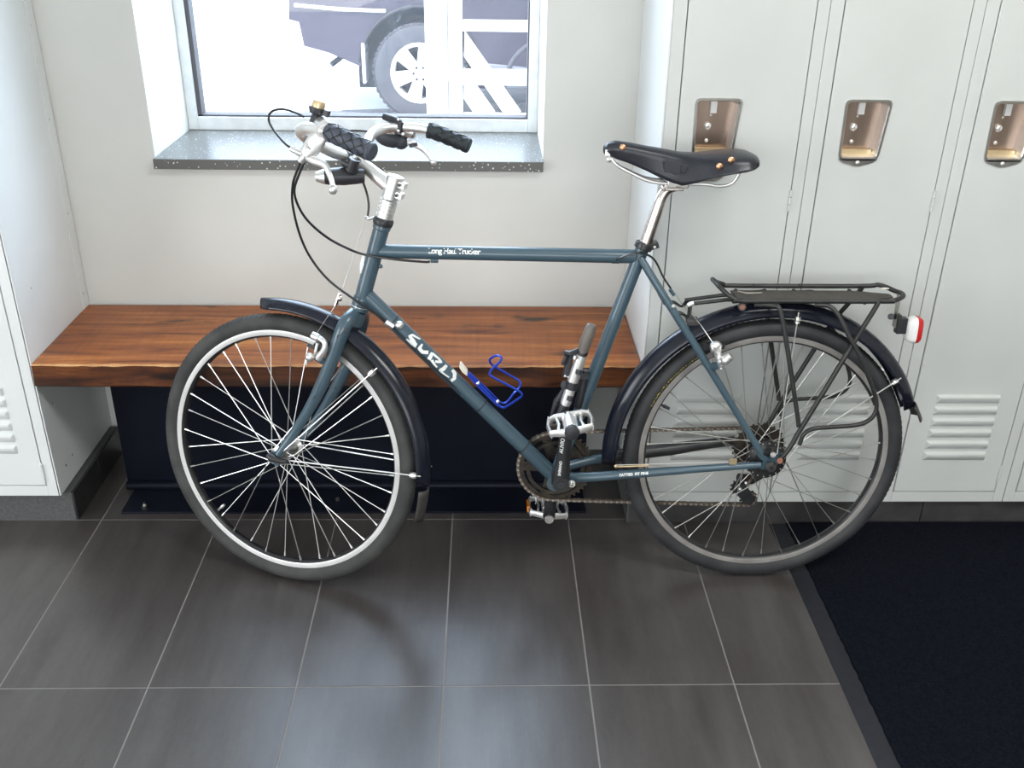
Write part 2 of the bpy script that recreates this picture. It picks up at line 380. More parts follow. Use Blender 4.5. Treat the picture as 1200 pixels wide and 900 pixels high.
# back wall with the window opening
OX0, OX1, SZ, OZ1 = -.845, .145, .862, 2.10
w = MB()
w.bx(-3.1, OX0, WALL, 2.95, 0, 2.7); w.bx(OX1, 3.5, WALL, 2.95, 0, 2.7)
w.bx(OX0, OX1, WALL, 2.95, 0, SZ - .026); w.bx(OX0, OX1, WALL, 2.95, OZ1, 2.7)
tag(w.build('wall_back', MT['wall']), kind='structure')
tag(MB().bx(-3, 3.4, -3.05, 2.95, 2.7, 2.76).build('ceiling', MT['ceiling']), kind='structure')
w = MB(); w.bx(-3.1, -2.98, -3, -.9, 0, 2.7); w.bx(-3.1, -2.98, 1.1, WALL, 0, 2.7); w.bx(-3.1, -2.98, -.9, 1.1, 2.0, 2.7); w.bx(-3.1, -2.98, -.9, 1.1, 0, .55)
tag(w.build('wall_left', MT['wall']), kind='structure')
w = MB(); w.bx(-3, -1.4, -3.1, -2.98, 0, 2.7); w.bx(.8, 3.4, -3.1, -2.98, 0, 2.7); w.bx(-1.4, .8, -3.1, -2.98, 2.2, 2.7); w.bx(-1.4, .8, -3.1, -2.98, 0, .8)
tag(w.build('wall_front', MT['wall']), kind='structure')
tag(MB().bx(3.38, 3.5, -3, WALL, 0, 2.7).build('wall_right', MT['wall']), kind='structure')

# window: sill slab, frame, glass
tag(MB().bx(OX0 - .0, OX1 + .0, 2.498, 2.86, SZ - .026, SZ).build('window_sill', MT['sill'], bevel=.0015), kind='structure')
YF = 2.84
w = MB(); fw = .028
w.bx(OX0, OX0 + fw, YF, YF + .07, SZ, OZ1); w.bx(OX1 - fw, OX1, YF, YF + .07, SZ, OZ1)
w.bx(OX0 + fw, OX1 - fw, YF, YF + .07, SZ, SZ + .036); w.bx(OX0 + fw, OX1 - fw, YF, YF + .07, OZ1 - .05, OZ1)
win = tag(w.build('window_1', MT['frame_pvc'], bevel=.002), kind='structure')
w = MB(); a0, a1, b0, b1 = OX0 + fw, OX1 - fw, SZ + .036, OZ1 - .05
w.bx(a0, a0 + .012, YF + .008, YF + .05, b0, b1); w.bx(a1 - .004, a1, YF + .008, YF + .05, b0, b1); w.bx(a0, a1, YF + .008, YF + .05, b0, b0 + .005)
w.build('gasket', MT['gasket'], win)
MB().bx(a0 + .001, a1 - .001, YF + .034, YF + .038, b0 + .001, b1 - .001).build('pane', MT['glass'], win)

# ---------------- skirtings under the lockers
b = tag(MB().bx(-2.053, -1.066, 2.158, 2.50, 0, .084).build('baseboard_left', MT['basegrey']), kind='structure')
for x, y0, y1 in ((-1.066, 2.158, 2.33), (-1.066, 2.333, 2.519)):
    MB().bx(x, x + .006, y0, y1, .0, .082).build('tile', MT['baseblack'], b, bevel=.001)
b = tag(MB().bx(.378, 2.2, 2.150, 2.50, 0, .071).build('baseboard_right', MT['baseskirt']), kind='structure')
xs = [.372, 1.150, 1.76, 2.2]
for i in range(3):
    MB().bx(xs[i], xs[i + 1] - .003, 2.142, 2.150, 0, .070).build('tile', MT['baseskirt'], b, bevel=.001)
MB().bx(.369, .377, 2.142, 2.50, 0, .070).build('tile', MT['basegrey'], b, bevel=.001)

# ---------------- lockers
DOOR_W, UNIT = .263, .322
def locker(x0, face, z0, zd, xd, label, group, mat, first=None, white=False):
    """x0 left edge of the unit, xd left edge of its door, z0 body bottom, zd door bottom"""
    t = empty('locker', (x0, face, z0)); tag(t, label, 'locker', group)
    top = 1.86 - z0; dx = xd - x0; dz = zd - z0; D = WALL - .003 - face; dt = 1.80 - z0
    w = MB()
    w.bx(0, .0015, .0, D, 0, top); w.bx(UNIT - .0025, UNIT - .001, .0, D, 0, top)
    w.bx(0, UNIT - .001, D - .002, D, 0, top); w.bx(0, UNIT - .001, 0, D, 0, .003); w.bx(0, UNIT - .001, 0, D, top - .002, top)
    g = .0022
    w.bx(0, dx - g, -.001, .016, 0, top); w.bx(dx + DOOR_W + g, UNIT - .001, -.001, .016, 0, top)
    w.bx(dx - g, dx + DOOR_W + g, -.001, .016, 0, dz - g); w.bx(dx - g, dx + DOOR_W + g, -.001, .016, dt + g, top)
    w.build('body', mat, t, bevel=.0008, seg=1)
    # door with a hole for the recessed latch
    hx0, hx1, hx2, hx3 = dx + .038, dx + .128, dx + .117, dx + .041    # top left, top right, bottom right, bottom left
    hz1, hz0 = 1.087 - z0, .969 - z0
    w = MB(); X0, X1 = dx, dx + DOOR_W
    out = [(X0, dz), (X1, dz), (X1, dt), (X0, dt)]; inn = [(hx3, hz0), (hx2, hz0), (hx1, hz1), (hx0, hz1)]
    for y, fl in ((-.002, 0), (.014, 1)):
        vs = [(a, y, c) for a, c in out + inn]; fs = [(i, (i + 1) % 4, 4 + (i + 1) % 4, 4 + i) for i in range(4)]
        w.add(vs, fs)
    n = len(w.v)
    w.f += [(i, (i + 1) % 4, 8 + (i + 1) % 4, 8 + i) for i in range(4)]; w.m += [0] * 4
    door = w.build('door', mat, t, bevel=.0015, seg=2)
    # latch recess
    w = MB()
    d = .034
    ring = lambda e, y: [(hx3 - e, y, hz0 - e), (hx2 + e, y, hz0 - e), (hx1 + e, y, hz1 + e), (hx0 - e, y, hz1 + e)]
    def rr(e, y, rad=.012):
        P = [V(p) for p in ring(e, y)]; o = []
        for i in range(4):
            p, a, c = P[i], P[i - 1], P[(i + 1) % 4]; u1 = (a - p).normalized(); u2 = (c - p).normalized()
            for k in range(5):
                q = k / 4; o.append(p + u1 * rad * (1 - q) ** 2 + u2 * rad * q ** 2)
        return o
    w.loft([rr(.0065, -.0022, .014), rr(.006, -.0045, .014), rr(.0015, -.0045, .010), rr(-.0005, -.002, .009)], cap=False)
    w.cur = 1
    w.loft([rr(-.0005, -.002, .009), rr(-.003, d, .008)], cap=False); w.cur = 2
    w.add(rr(-.003, d, .008), [tuple(range(20))])
    w.cur = 0
    mx = (hx2 + hx3) / 2
    w.prism([(hx3 - .005, -.0045, hz0 - .003), (hx2 + .005, -.0045, hz0 - .003), (hx2 - .004, -.0045, hz0 - .010), (mx + .006, -.0045, hz0 - .0185), (mx - .006, -.0045, hz0 - .0185), (hx3 + .004, -.0045, hz0 - .010)], (0, .0025, 0))
    lat = w.build('latch_recess', [MT['steel'], MT['chrome'], MT['cup']], door)
    tag(lat, 'recessed stainless latch cup with rivets')
    w = MB(); cx = (hx0 + hx2) / 2 - .002
    w.bx(cx - .004, cx + .010, d - .012, d - .002, hz1 - .030, hz1 + .004); w.cur = 1
    w.ball((cx - .005, d - .002, (hz0 + hz1) / 2), .0085, 14, (1, .6, 1)); w.ball((cx - .004, d - .001, hz0 + .027), .0045, 10, (1, .6, 1)); w.ball((cx, d - .001, hz1 - .036), .003, 8, (1, .6, 1))
    w.cur = 2; w.bx(hx3 + .004, hx2 - .003, d - .014, d - .002, hz0 - .001, hz0 + .013)
    w.cur = 1; w.ball((mx, -.0050, hz0 - .0105), .005, 10, (1, .5, 1))
    w.build('latch_hardware', [MT['whiteplastic'], MT['chrome'], MT['brass']], t, bevel=.0004, seg=1)
    # six louvres near the foot of the door
    lm = None
    for k in range(6):
        zt = .386 - k * .0325 - z0 + (.012 if white else 0)
        if lm is None:
            v = MB(); L = .160
            v.add([(0, 0, 0), (L, 0, 0), (L, 0, -.024), (0, 0, -.024), (.006, -.0085, -.004), (L - .004, -.0085, -.004), (L - .001, -.001, -.023), (.002, -.001, -.023), (.008, -.0085, -.011), (L - .004, -.0085, -.011)],
                  [(0, 1, 5, 4), (4, 5, 9, 8), (8, 9, 6, 7), (7, 6, 2, 3), (0, 4, 8, 7, 3), (1, 2, 6, 9, 5)])
            lo = v.build('louver', mat, door, bevel=.001, seg=1); lm = lo.data
        else:
            lo = bpy.data.objects.new('louver', lm); COL.objects.link(lo); lo.parent = door
            md = lo.modifiers.new('bevel', 'BEVEL'); md.width = .001; md.segments = 1
        lo.location = (dx + .054, -.002, zt)
    for hz in (.872, .157, 1.60):
        v = MB(); 
        for q in range(3): v.cyl((dx + DOOR_W + .0008, -.0045, hz - z0 - .024 + q * .0165), (dx + DOOR_W + .0008, -.0045, hz - z0 - .0085 + q * .0165), .0035, 8)
        v.build('hinge', mat, door)
    return t
pos = ['first grey locker right of the bench, its latch half hidden behind the saddle',
       'second grey locker right of the bench, behind the rear rack, latch fully in view',
       'third grey locker right of the bench, its vents clear beside the rear tyre',
       'fourth grey locker from the bench, only its lower corner shows at the right edge',
       'fifth grey locker from the bench, beyond the right edge of the photo']
for i in range(4):
    locker(.381 + UNIT * i, FACE, .072, .104, .411 + UNIT * i, pos[i], 'grey lockers right of the bench', MT['locker'])
tag(MB().bx(.377, .3805, FACE - .001, WALL - .002, .072, 1.86).build('end_panel', MT['lockerwhite'], bevel=.0008), 'plain white steel end panel closing the locker row at the bench end', 'panel')
LL = ['white steel locker left of the bench, cut by the left photo edge', 'second white locker left of the bench, beyond the left photo edge', 'third white locker left of the bench, beyond the left photo edge']
for i in range(3):
    x0 = -1.087 - UNIT * (i + 1)
    locker(x0, FACE + .01, .086, .118, x0 + UNIT - .028 - DOOR_W, LL[i], 'white lockers left of the bench', MT['lockerwhite'], white=True)
e = MB().bx(-1.0865, -1.083, FACE + .010, WALL - .002, .086, 1.86).build('end_panel', MT['lockerwhite'], bevel=.0008)
tag(e, 'tall grey steel side panel left of the bench with a riveted strip', 'panel')
MB().bx(-1.083, -1.0805, 2.478, WALL - .002, .30, 1.86).build('strip', MT['lockerwhite'], e, bevel=.0006)
for z in (.50, .72, .96, 1.18, 1.42): MB().ball((-1.0805, 2.492, z), .003, 8, (.5, 1, 1)).build('screw', MT['steel'], e)
for y, z in ((2.20, .14), (2.245, .145), (2.20, .32), (2.22, .62)): MB().ball((-1.083, y, z), .0032, 8, (.4, 1, 1)).build('screw', MT['steel'], e)

# ---------------- bench slab
w = MB(); N_ = 60; rings = []
for i in range(N_ + 1):
    x = -1.081 + (.3745 + 1.081) * i / N_; r1 = random.uniform(-1, 1); r2 = random.uniform(-1, 1)
    j = .0012 * r1; k = .0016 * r2
    rings.append([V((x, FACE + .002 + j, .4595 - .0035 - k)), V((x, FACE + .0075 + 2 * k, .4595)), V((x, 2.51, .4595)), V((x, 2.51, .400)), V((x, FACE + .006 + j, .400)), V((x, FACE + .001 + k, .405 + j)), V((x, FACE + .002 + j * .7, .43))])
w.loft(rings)
bench = w.build('bench', [MT['woodtop'], MT['woodfront'], MT['woodedge']], sharp=25)
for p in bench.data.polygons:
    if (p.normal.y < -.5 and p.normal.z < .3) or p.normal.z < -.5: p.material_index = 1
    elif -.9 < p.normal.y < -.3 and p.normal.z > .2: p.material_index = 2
tag(bench, 'thick reclaimed timber bench slab spanning between the lockers under the window', 'bench')

# ---------------- black panel under the bench
t = empty('panel', (-.98, 2.31, 0)); tag(t, 'black sheet metal panel with a floor flange closing the space under the bench', 'panel')
MB().bx(0, 1.252, 0, .004, .0, .398).build('sheet', MT['navy'], t, bevel=.001)
w = MB(); w.bx(.02, 1.246, -.126, -.0005, .0005, .006); w.tube([(.0, -.008, .014), (1.252, -.008, .014)], .012, 10)
w.build('foot_flange', MT['navy'], t, bevel=.001)
w = MB(); w.cyl((.075, -.10, .005), (.075, -.10, .012), .009, 10); w.cyl((.075, -.10, .012), (.075, -.10, .02), .004, 8); w.cyl((.58, -.07, .005), (.58, -.07, .012), .005, 8)
build_each(w, 'screw', MT['steel'], t)

# ---------------- mat
t = empty('doormat', (.745, 2.13, 0)); tag(t, 'large navy black carpet mat with a rubber border on the grey tiles', 'mat')
w = MB(); n = 40; up = []; lo_ = []
edge = [(.0 + random.uniform(-.001, .001), -2.6 * i / n) for i in range(n + 1)]
w.add([(x, y, .0005) for x, y in edge] + [(x + .004, y, .0035) for x, y in edge] + [(.052, y, .0035) for x, y in edge], [(i, i + 1, n + 2 + i, n + 1 + i) for i in range(n)] + [(n + 1 + i, n + 2 + i, 2 * n + 3 + i, 2 * n + 2 + i) for i in range(n)])
w.build('border', MT['matedge'], t)
w = MB(); n = 260; A = []; 
for i in range(n + 1):
    y = -2.6 * i / n; x = .042 + random.uniform(-.0012, .0012); A.append((x, y))
w.add([(x, y, .0030) for x, y in A] + [(x + .003, y, .0080) for x, y in A] + [(2.6, y, .0080) for x, y in A] + [(2.6, y, .0005) for x, y in A], [(i + q * (n + 1), i + 1 + q * (n + 1), i + 1 + (q + 1) * (n + 1), i + (q + 1) * (n + 1)) for i in range(n) for q in range(3)])
w.build('pile', MT['mat'], t)

# ================================================================== OUTSIDE
tag(MB().bx(-14, 14, 2.96, 40, -.06, -.01).build('ground', MT['snow']), kind='structure')
w = MB(); w.prism([(-.35, 6.3, -.009), (-.1, 4.9, -.009), (5, 4.9, -.009), (9, 9, -.009), (9, 24, -.009), (-.3, 24, -.009), (-.2, 12, -.009), (-.42, 8.6, -.009)], (0, 0, .006))  # dark patch painting the shade on the ground beyond the railing
w.prism([(-2.0, 7.0, -.009), (-.35, 6.9, -.009), (-.35, 7.7, -.009), (-1.3, 7.5, -.009)], (0, 0, .003))
tag(w.build('ground_shade', MT['ground_shade']), kind='structure')
# pickup: side panel behind the rear wheel, wheel arch, mud flap, wheel
TYP = 7.17
pk = empty('pickup_truck', (-.5, 7.2, 0)); tag(pk, 'dark plum pickup truck parked outside, seen through the window', 'truck')
def at(px, py, Y=TYP):
    p = atY(px, py, Y); return V((p.x + .5, Y - 7.2, p.z))
hub = at(492.5, 87); R_T = .330; hub.z = R_T
w = MB()
ar = [V((hub.x + .42 * math.cos(a), TYP - 7.2, hub.z + .02 + .42 * math.sin(a))) for a in np.linspace(PI * .96, PI * .04, 16)]
left = [at(338, -30), at(338, 23), at(350, 26), at(356, 54), at(385, 62), at(422, 78), at(430, 58)]
body = [V((-.80, -.03, 1.55))] + left + ar + [V((1.0, -.05, .36)), V((3.2, -.05, .40)), V((3.2, -.05, 1.55))]
w.prism(body, (0, 1.6, 0))
w.build('body', MT['truck'], pk, bevel=.03, seg=3)
w = MB(); w.tube([at(345, 6, TYP - .01), at(400, 11, TYP - .01), at(452, 13, TYP - .01)], .012, 8); w.build('chrome_strip', MT['alloy'], pk)
w = MB(); w.loft([[V((p.x, -.055, p.z)) for p in ar], [V((p.x, 1.4, p.z)) for p in ar]], closed=False, cap=False); w.build('wheel_arch', MT['truckdark'], pk, solid=.02)
MB().bx(hub.x - .47, hub.x + .47, .30, .32, .17, .85).build('arch_liner', MT['truckdark'], pk)
w = MB(); q = at(426, 58); w.box((q.x, .03, q.z - .09), (.012, .10, .135)); w.build('mud_flap', MT['alloy'], pk, bevel=.008)
w = MB(); q = at(392, 68); w.tube([q + V((.05, .2, .04)), q + V((.02, .15, -.02)), q + V((-.04, .1, -.06))], .02, 8); w.build('tow_hook', MT['truckdark'], pk)
w = MB(); w.lathe(hub + V((0, -.03, 0)), (0, 1, 0), [(0, .205), (.0, .22), (-.01, .27), (.0, .31), (.03, .33), (.2, .33), (.24, .31), (.24, .22)], 48, cap=False)
tyre = w.build('tyre', MT['trucktyre'], pk)
w = MB()
for k in range(48):
    a = 2 * PI * k / 48; w.box(hub + V((.327 * math.cos(a), .08, .327 * math.sin(a))), (.006, .10, .012), (V((math.cos(a), 0, math.sin(a))), V((0, 1, 0)), V((-math.sin(a), 0, math.cos(a)))))
tag(w.build('tread', MT['trucktyre'], tyre), kind='stuff')
w = MB(); w.lathe(hub + V((0, -.02, 0)), (0, 1, 0), [(0, .180), (-.015, .205), (.0, .208), (.12, .20), (.12, .175), (.02, .175)], 40, closed=True)
w.cyl(hub + V((0, -.03, 0)), hub + V((0, .06, 0)), .07, 20)
for k in range(6):
    a = 2 * PI * (k + .25) / 6; d = V((math.cos(a), 0, math.sin(a))); e2 = V((-math.sin(a), 0, math.cos(a)))
    w.prism([hub + d * .05 + e2 * .035 + V((0, -.025, 0)), hub + d * .19 + e2 * .055 + V((0, -.02, 0)), hub + d * .19 - e2 * .055 + V((0, -.02, 0)), hub + d * .05 - e2 * .035 + V((0, -.025, 0))], (0, .03, 0))
rimo = w.build('alloy_wheel', MT['alloy'], pk, bevel=.004)
w = MB()
for k in range(6):
    a = 2 * PI * k / 6; w.cyl(hub + V((.045 * math.cos(a), -.04, .045 * math.sin(a))), hub + V((.045 * math.cos(a), -.02, .045 * math.sin(a))), .009, 8)
build_each(w, 'lug_nut', MT['truckdark'], rimo)
MB().cyl(hub + V((0, .08, 0)), hub + V((0, .14, 0)), .2, 24).build('brake_disc', MT['truckdark'], pk)

# white timber barrier in front of the truck
GY = 4.5
gt = empty('barrier', (0, GY, 0)); tag(gt, 'white painted timber railing with diagonal boards outside the window', 'railing')
def gp(px, py): p = atY(px, py, GY); return V((p.x, 0, p.z))
def board(pts, name, th=.03, y=0):
    MB().prism([gp(*p) + V((0, y, 0)) for p in pts], (0, th, 0)).build(name, MT['whitewood'], gt, bevel=.003)
a = gp(500, 100).x; b_ = gp(525, 100).x; c = gp(542, 100).x
MB().bx(a, b_, -.04, .06, -.01, 1.5).build('post', MT['whitewood'], gt, bevel=.004)
MB().bx(b_ + .003, c, -.0, .05, -.01, 1.5).build('post', MT['whitewood'], gt, bevel=.004)
def rail(y0, y1, x1=1.6, name='rail'):
    z1 = gp(560, y0).z; z0 = gp(560, y1).z; MB().bx(c + .002, x1, .0, .035, z0, z1).build(name, MT['whitewood'], gt, bevel=.003)
rail(24, 37); rail(82, 100); rail(133.5, 160)
dz_ = gp(560, 37).z; dz0 = gp(560, 133.5).z
sl = 1.43
def xat(x_at_y, y_ref, y): return x_at_y + (y - y_ref) / sl
# two diagonal boards, each a full board behind the rails
for x_top, yref, wd in ((543.5, 37.5, 22.5), (543.5, 68 + 32.5, -1)):
    pass
d1 = [(544, 37.5), (xat(544, 37.5, 133.5), 133.5), (xat(543.4, 68, 133.5), 133.5), (543.4, 68)]
d2 = [(543.4, 80.5), (xat(556.7, 99.5, 133.5), 133.5), (xat(543, 117.5, 133.5), 133.5), (543, 117.5)]
board(d1, 'diagonal_board', .03, .036); board(d2, 'diagonal_board', .03, .036)
MB().bx(1.6, 1.7, -.04, .06, -.01, 1.5).build('post', MT['whitewood'], gt, bevel=.004)

# bicycle added in place of its reflection in the truck side, between the boards
fb = empty('reflection_bicycle', (.43, 6.6, 0)); tag(fb, 'dark bicycle added in place of its reflection in the truck side, beyond the white railing', 'bicycle')
for k, (cx, rr_) in enumerate(((0, .33), (1.02, .33))):
    w = MB(); w.lathe((cx, 0, .33), (0, 1, 0), [(.016 * math.sin(q), .315 + .016 * math.cos(q)) for q in np.linspace(0, 2 * PI, 8, endpoint=False)], 40, closed=True)
    for q in range(14):
        a = 2 * PI * q / 14; w.tube([(cx, 0, .33), (cx + .3 * math.cos(a), 0, .33 + .3 * math.sin(a))], .002, 4)
    w.build('wheel', MT['trucktyre'], fb)
w = MB()
for p in ([(0, 0, .33), (.12, 0, .85), (.14, 0, 1.0)], [(.12, 0, .82), (.62, 0, .84)], [(.12, 0, .74), (.52, 0, .3)], [(.52, 0, .3), (.66, 0, .92)], [(.52, 0, .3), (1.02, 0, .33)], [(.62, 0, .82), (1.02, 0, .33)]): w.tube(p, .02, 8)
w.build('frame', MT['truckdark'], fb)
w = MB(); w.tube(smooth([(.10, -.25, 1.05), (.10, 0, 1.0), (.10, .25, 1.05)]), .014, 8); w.build('handlebar', MT['truckdark'], fb)
w = MB(); w.box((.67, 0, .95), (.13, .05, .02)); w.build('saddle', MT['truckdark'], fb, bevel=.015)

#BIKE#
# ================================================================== THE BICYCLE
# its own frame of reference: a = towards the rear, b = up in the leaning plane, n = away from the viewer
YAW, LEAN = .004, .0952
AX = V((math.cos(YAW), math.sin(YAW), 0)); N0 = V((-math.sin(YAW), math.cos(YAW), 0))
BX = V((0, 0, 1)) * math.cos(LEAN) + N0 * math.sin(LEAN); NX = N0 * math.cos(LEAN) - V((0, 0, 1)) * math.sin(LEAN)
CR = V((.6396, 1.9542, .3233))
ORG = CR - AX * .48 - BX * .3233
bike = empty('bicycle'); 
bm4 = Matrix.Identity(4)
for i in range(3): bm4[i][0] = AX[i]; bm4[i][1] = NX[i]; bm4[i][2] = BX[i]; bm4[i][3] = ORG[i]
bike.matrix_world = bm4; BI = bm4.inverted()
tag(bike, 'slate blue diamond frame bicycle leaning in front of the timber bench', 'bicycle')
def L(u, w, v=0): return V((u + .48, -v, w + .3233))           # u rearward, w up from the rear axle, v towards the viewer
def bp(px, py, v=0):                                           # photo point on the plane v of the frame
    return BI @ atPl(px, py, CR - NX * v, NX)
# steering assembly
LA = bp(424, 352)
sa = math.radians(73); S_w = AX * math.cos(sa) + BX * math.sin(sa)
N2w = V((.328, .9286, -.1736)); N2w -= S_w * N2w.dot(S_w); N2w.normalize(); G2w = S_w.cross(N2w)
R3 = BI.to_3x3(); SV, NV, GV = R3 @ S_w, R3 @ N2w, R3 @ G2w
def S(g, s, v=0): return LA + GV * g + SV * s - NV * v
LAw = bm4 @ LA
def fp(px, py, v=0): return BI @ atPl(px, py, LAw - N2w * v, N2w)
FC = BI @ V((-.4575, 1.9651, .3212))
FN = R3 @ V((.328, .9286, -.1736)).normalized()                 # front wheel axle direction, away
HAXES = (GV, NV, SV)
Y_ = V((0, 1, 0))
def P(name, mb, mat, parent=bike, label=None, **k):
    if name in ('bolt', 'cable_stop', 'zip_tie', 'rivet', 'eyelet', 'screw'): return build_each(mb, name, mat, parent, **k)
    o = mb.build(name, mat, parent, **k)
    if label: o['label'] = label
    return o

# ---- frame
BB = L(-.48, -.060)
st_t = L(-.305, .487)
w = MB()
h1 = LA + SV * .172; h0 = LA - SV * .0
w.tube([h0 - SV * .004, h1], .0172, 20)
w.lathe(h1 - SV * .010, SV, [(0, .0172), (.002, .0192), (.010, .0192), (.012, .0185)], 20); w.lathe(h0 - SV * .004, SV, [(0, .019), (.010, .0195), (.014, .0172)], 20)
w.tube([L(-.876, .4728), L(-.322, .4635)], .0150, 20)
w.tube([L(-.898, .3755), BB], .0172, 20)
w.tube([st_t, BB], .0148, 20)
w.tube([BB + Y_ * .035, BB - Y_ * .035], .0205, 24)
for s_ in (-1, 1):
    w.tube(smooth([L(-.312, .463, .012 * s_), L(-.288, .427, .026 * s_), L(-.244, .362, .042 * s_), L(-.15, .224, .056 * s_), L(-.022, .030, .064 * s_)], 5), [.0080, .0086, .0086, .0082, .0072], 12)
    w.tube(smooth([L(-.47, -.052, .022 * s_), L(-.40, -.040, .042 * s_), L(-.30, -.028, .050 * s_), L(-.15, -.012, .058 * s_), L(-.02, .0, .064 * s_)], 5), [.0115, .0112, .0105, .0085, .0075], 12)
    w.prism([L(-.026, -.007, .067 * s_), L(.002, -.014, .067 * s_), L(.014, -.006, .067 * s_), L(.026, .022, .067 * s_), L(.020, .032, .067 * s_), L(-.004, .018, .067 * s_), L(-.022, .030, .067 * s_), L(-.032, .026, .067 * s_), L(-.014, .008, .067 * s_)], (0, .006 * s_, 0))
w.tube([L(-.255, .372, .035), L(-.255, .372, -.035)], .007, 10)
frame = P('frame', w, MT['frame'])

# lettering helpers: a point on a tube where a sight line of the photo meets it
def on_tube(px, py, A, B, r):
    o = BI @ V(CAMP); q = R3 @ V(ray(px, py)); d = (B - A).normalized()
    oo = o - A; oo = oo - d * oo.dot(d); qq = q - d * q.dot(d)
    a_, b_, c_ = qq.dot(qq), 2 * oo.dot(qq), oo.dot(oo) - r * r
    D = b_ * b_ - 4 * a_ * c_
    t = -b_ / (2 * a_) if D < 0 else (-b_ - math.sqrt(D)) / (2 * a_)
    return o + q * t
def strokes(name, lines, A, B, r, mat, parent, wd):
    w = MB()
    for ln in lines:
        pts = [V((x, y, 0)) for x, y in ln[0]]; W_ = ln[1]
        dense = []
        for i in range(len(pts) - 1):
            n = max(2, int((pts[i + 1] - pts[i]).length / 1.0))
            for k in range(n): dense.append(pts[i].lerp(pts[i + 1], k / n))
        dense.append(pts[-1]); rows = []
        for i, p in enumerate(dense):
            t = (dense[min(i + 1, len(dense) - 1)] - dense[max(i - 1, 0)]).normalized(); nn = V((-t.y, t.x, 0))
            wi = float(np.interp(i / max(1, len(dense) - 1), np.linspace(0, 1, len(W_)), W_)) / 2 * wd
            rows.append([on_tube(p.x + nn.x * wi * e, p.y + nn.y * wi * e, A, B, r) for e in (-1, 0, 1)])
        w.loft(rows, closed=False, cap=False)
    o = w.build(name, mat, parent); return o
DA, DB = L(-.898, .3755), BB
def c10(l): return [(450 + x / 10, 370 + y / 10) for x, y in l]
LET = [
 (c10([(425, 275), (335, 225), (300, 240), (345, 300), (375, 345)]), [1.6, 2.6, 3.2, 5, 3.5]), (c10([(380, 352), (320, 320), (260, 275)]), [5.5, 3.5, 1.8]),
 (c10([(450, 330), (415, 385), (450, 425), (520, 430)]), [2.0, 4.2, 4.2, 4.2]),
 (c10([(565, 430), (545, 480), (525, 515)]), [3, 4.5, 5]), (c10([(565, 440), (640, 500), (675, 545), (600, 535)]), [3, 2.6, 2.6, 3.2]), (c10([(560, 520), (590, 570), (622, 605)]), [3.5, 2.8, 2]),
 (c10([(735, 580), (695, 625), (660, 640)]), [3.4, 4.6, 4.2]), (c10([(645, 632), (700, 680), (762, 722)]), [3, 2.0, 1.4]),
 (c10([(800, 635), (830, 675), (825, 735), (785, 765)]), [3.4, 4.4, 4.0, 3.2])]
strokes('lettering', LET, DA, DB, .0178, MT['decal'], frame, 1.0)
def text_on_tube(s, A, B, r, x_along, h, mat, parent, bold=.0, ang=.45, gap=1.0):
    cu = bpy.data.curves.new('t', 'FONT'); cu.body = s; cu.size = h; cu.space_character = gap; cu.offset = bold
    to = bpy.data.objects.new('t', cu); COL.objects.link(to)
    me = bpy.data.meshes.new_from_object(to.evaluated_get(bpy.context.evaluated_depsgraph_get())); bpy.data.objects.remove(to)
    d = (B - A).normalized(); f_ = -Y_ + V((0, 0, 0)); f_ = (f_ - d * f_.dot(d)).normalized(); u_ = f_.cross(d) * -1
    if u_.z < 0 and abs(d.z) < .8: u_ = -u_
    for v_ in me.vertices:
        th = ang + v_.co.y / r; q = A + d * (x_along + v_.co.x) + (f_ * math.cos(th) + u_ * math.sin(th)) * (r + .0004); v_.co = q
    me.materials.append(mat); o = bpy.data.objects.new('lettering', me); COL.objects.link(o); o.parent = parent
    return o
text_on_tube('Long Haul Trucker', L(-.876, .4728), L(-.322, .4635), .0151, .113, .0165, MT['decal'], frame, .0004, .10, .88)
text_on_tube('FATTIES  FIT FINE', L(-.3865, -.0375, .0435), L(-.15, -.012, .058), .0122, .050, .0085, MT['decal'], frame, .0003, .12, 1.0)
# head badge
w = MB(); q0 = on_tube(425, 302, h0, h1, .0177); q1 = on_tube(423, 320, h0, h1, .0177)
strokes('head_badge', [([(425.5, 299), (424, 310), (422.5, 320)], [2, 5, 2])], h0, h1, .0178, MT['decal'], frame, 1)
# cable stops, clips and guides brazed on the frame
w = MB()
for u in (-.758, -.372): w.tube([L(u, .4540, .004), L(u + .016, .4540, .004)], .0052, 8)
w.tube([bp(785, 339, .0), bp(790, 346, .0)], .004, 8); w.ball(bp(446, 312, .01), .005, 8); w.ball(bp(541, 463.5, .012), .003, 6)
P('cable_stop', w, MT['frame'])
w = MB()
for (px, py) in ((460, 376), (569, 470), (618, 519)):
    c_ = bp(px, py); d = (DB - DA).normalized(); c_ = DA + d * (c_ - DA).dot(d); w.lathe(c_ - d * .0012, d, [(0, .0179), (.0024, .0179)], 18, cap=False)
P('zip_tie', w, MT['plastic'], solid=.001)
w = MB(); q = bp(468, 381, .02); w.ball(q, .0095, 12); w.tube([q, bp(465, 385, .0)], .006, 8); w.tube([bp(452, 377, .018), bp(461, 383, .018)], .0065, 10)
P('barrel_adjuster', w, MT['chrome'])
# headset
w = MB(); w.lathe(h1, SV, [(0, .0205), (.004, .0215), (.012, .0215), (.017, .018)], 22); P('headset_cup', w, MT['plastic'])
w = MB(); w.lathe(h0 - SV * .022, SV, [(0, .0185), (.002, .0205), (.008, .0205), (.009, .018), (.011, .018), (.012, .0195), (.018, .0195)], 22); w.cur = 1
w.lathe(h0 - SV * .0135, SV, [(0, .0198), (.0015, .0198)], 22, cap=False)
P('headset_cup', w, [MT['frame'], MT['chrome']])

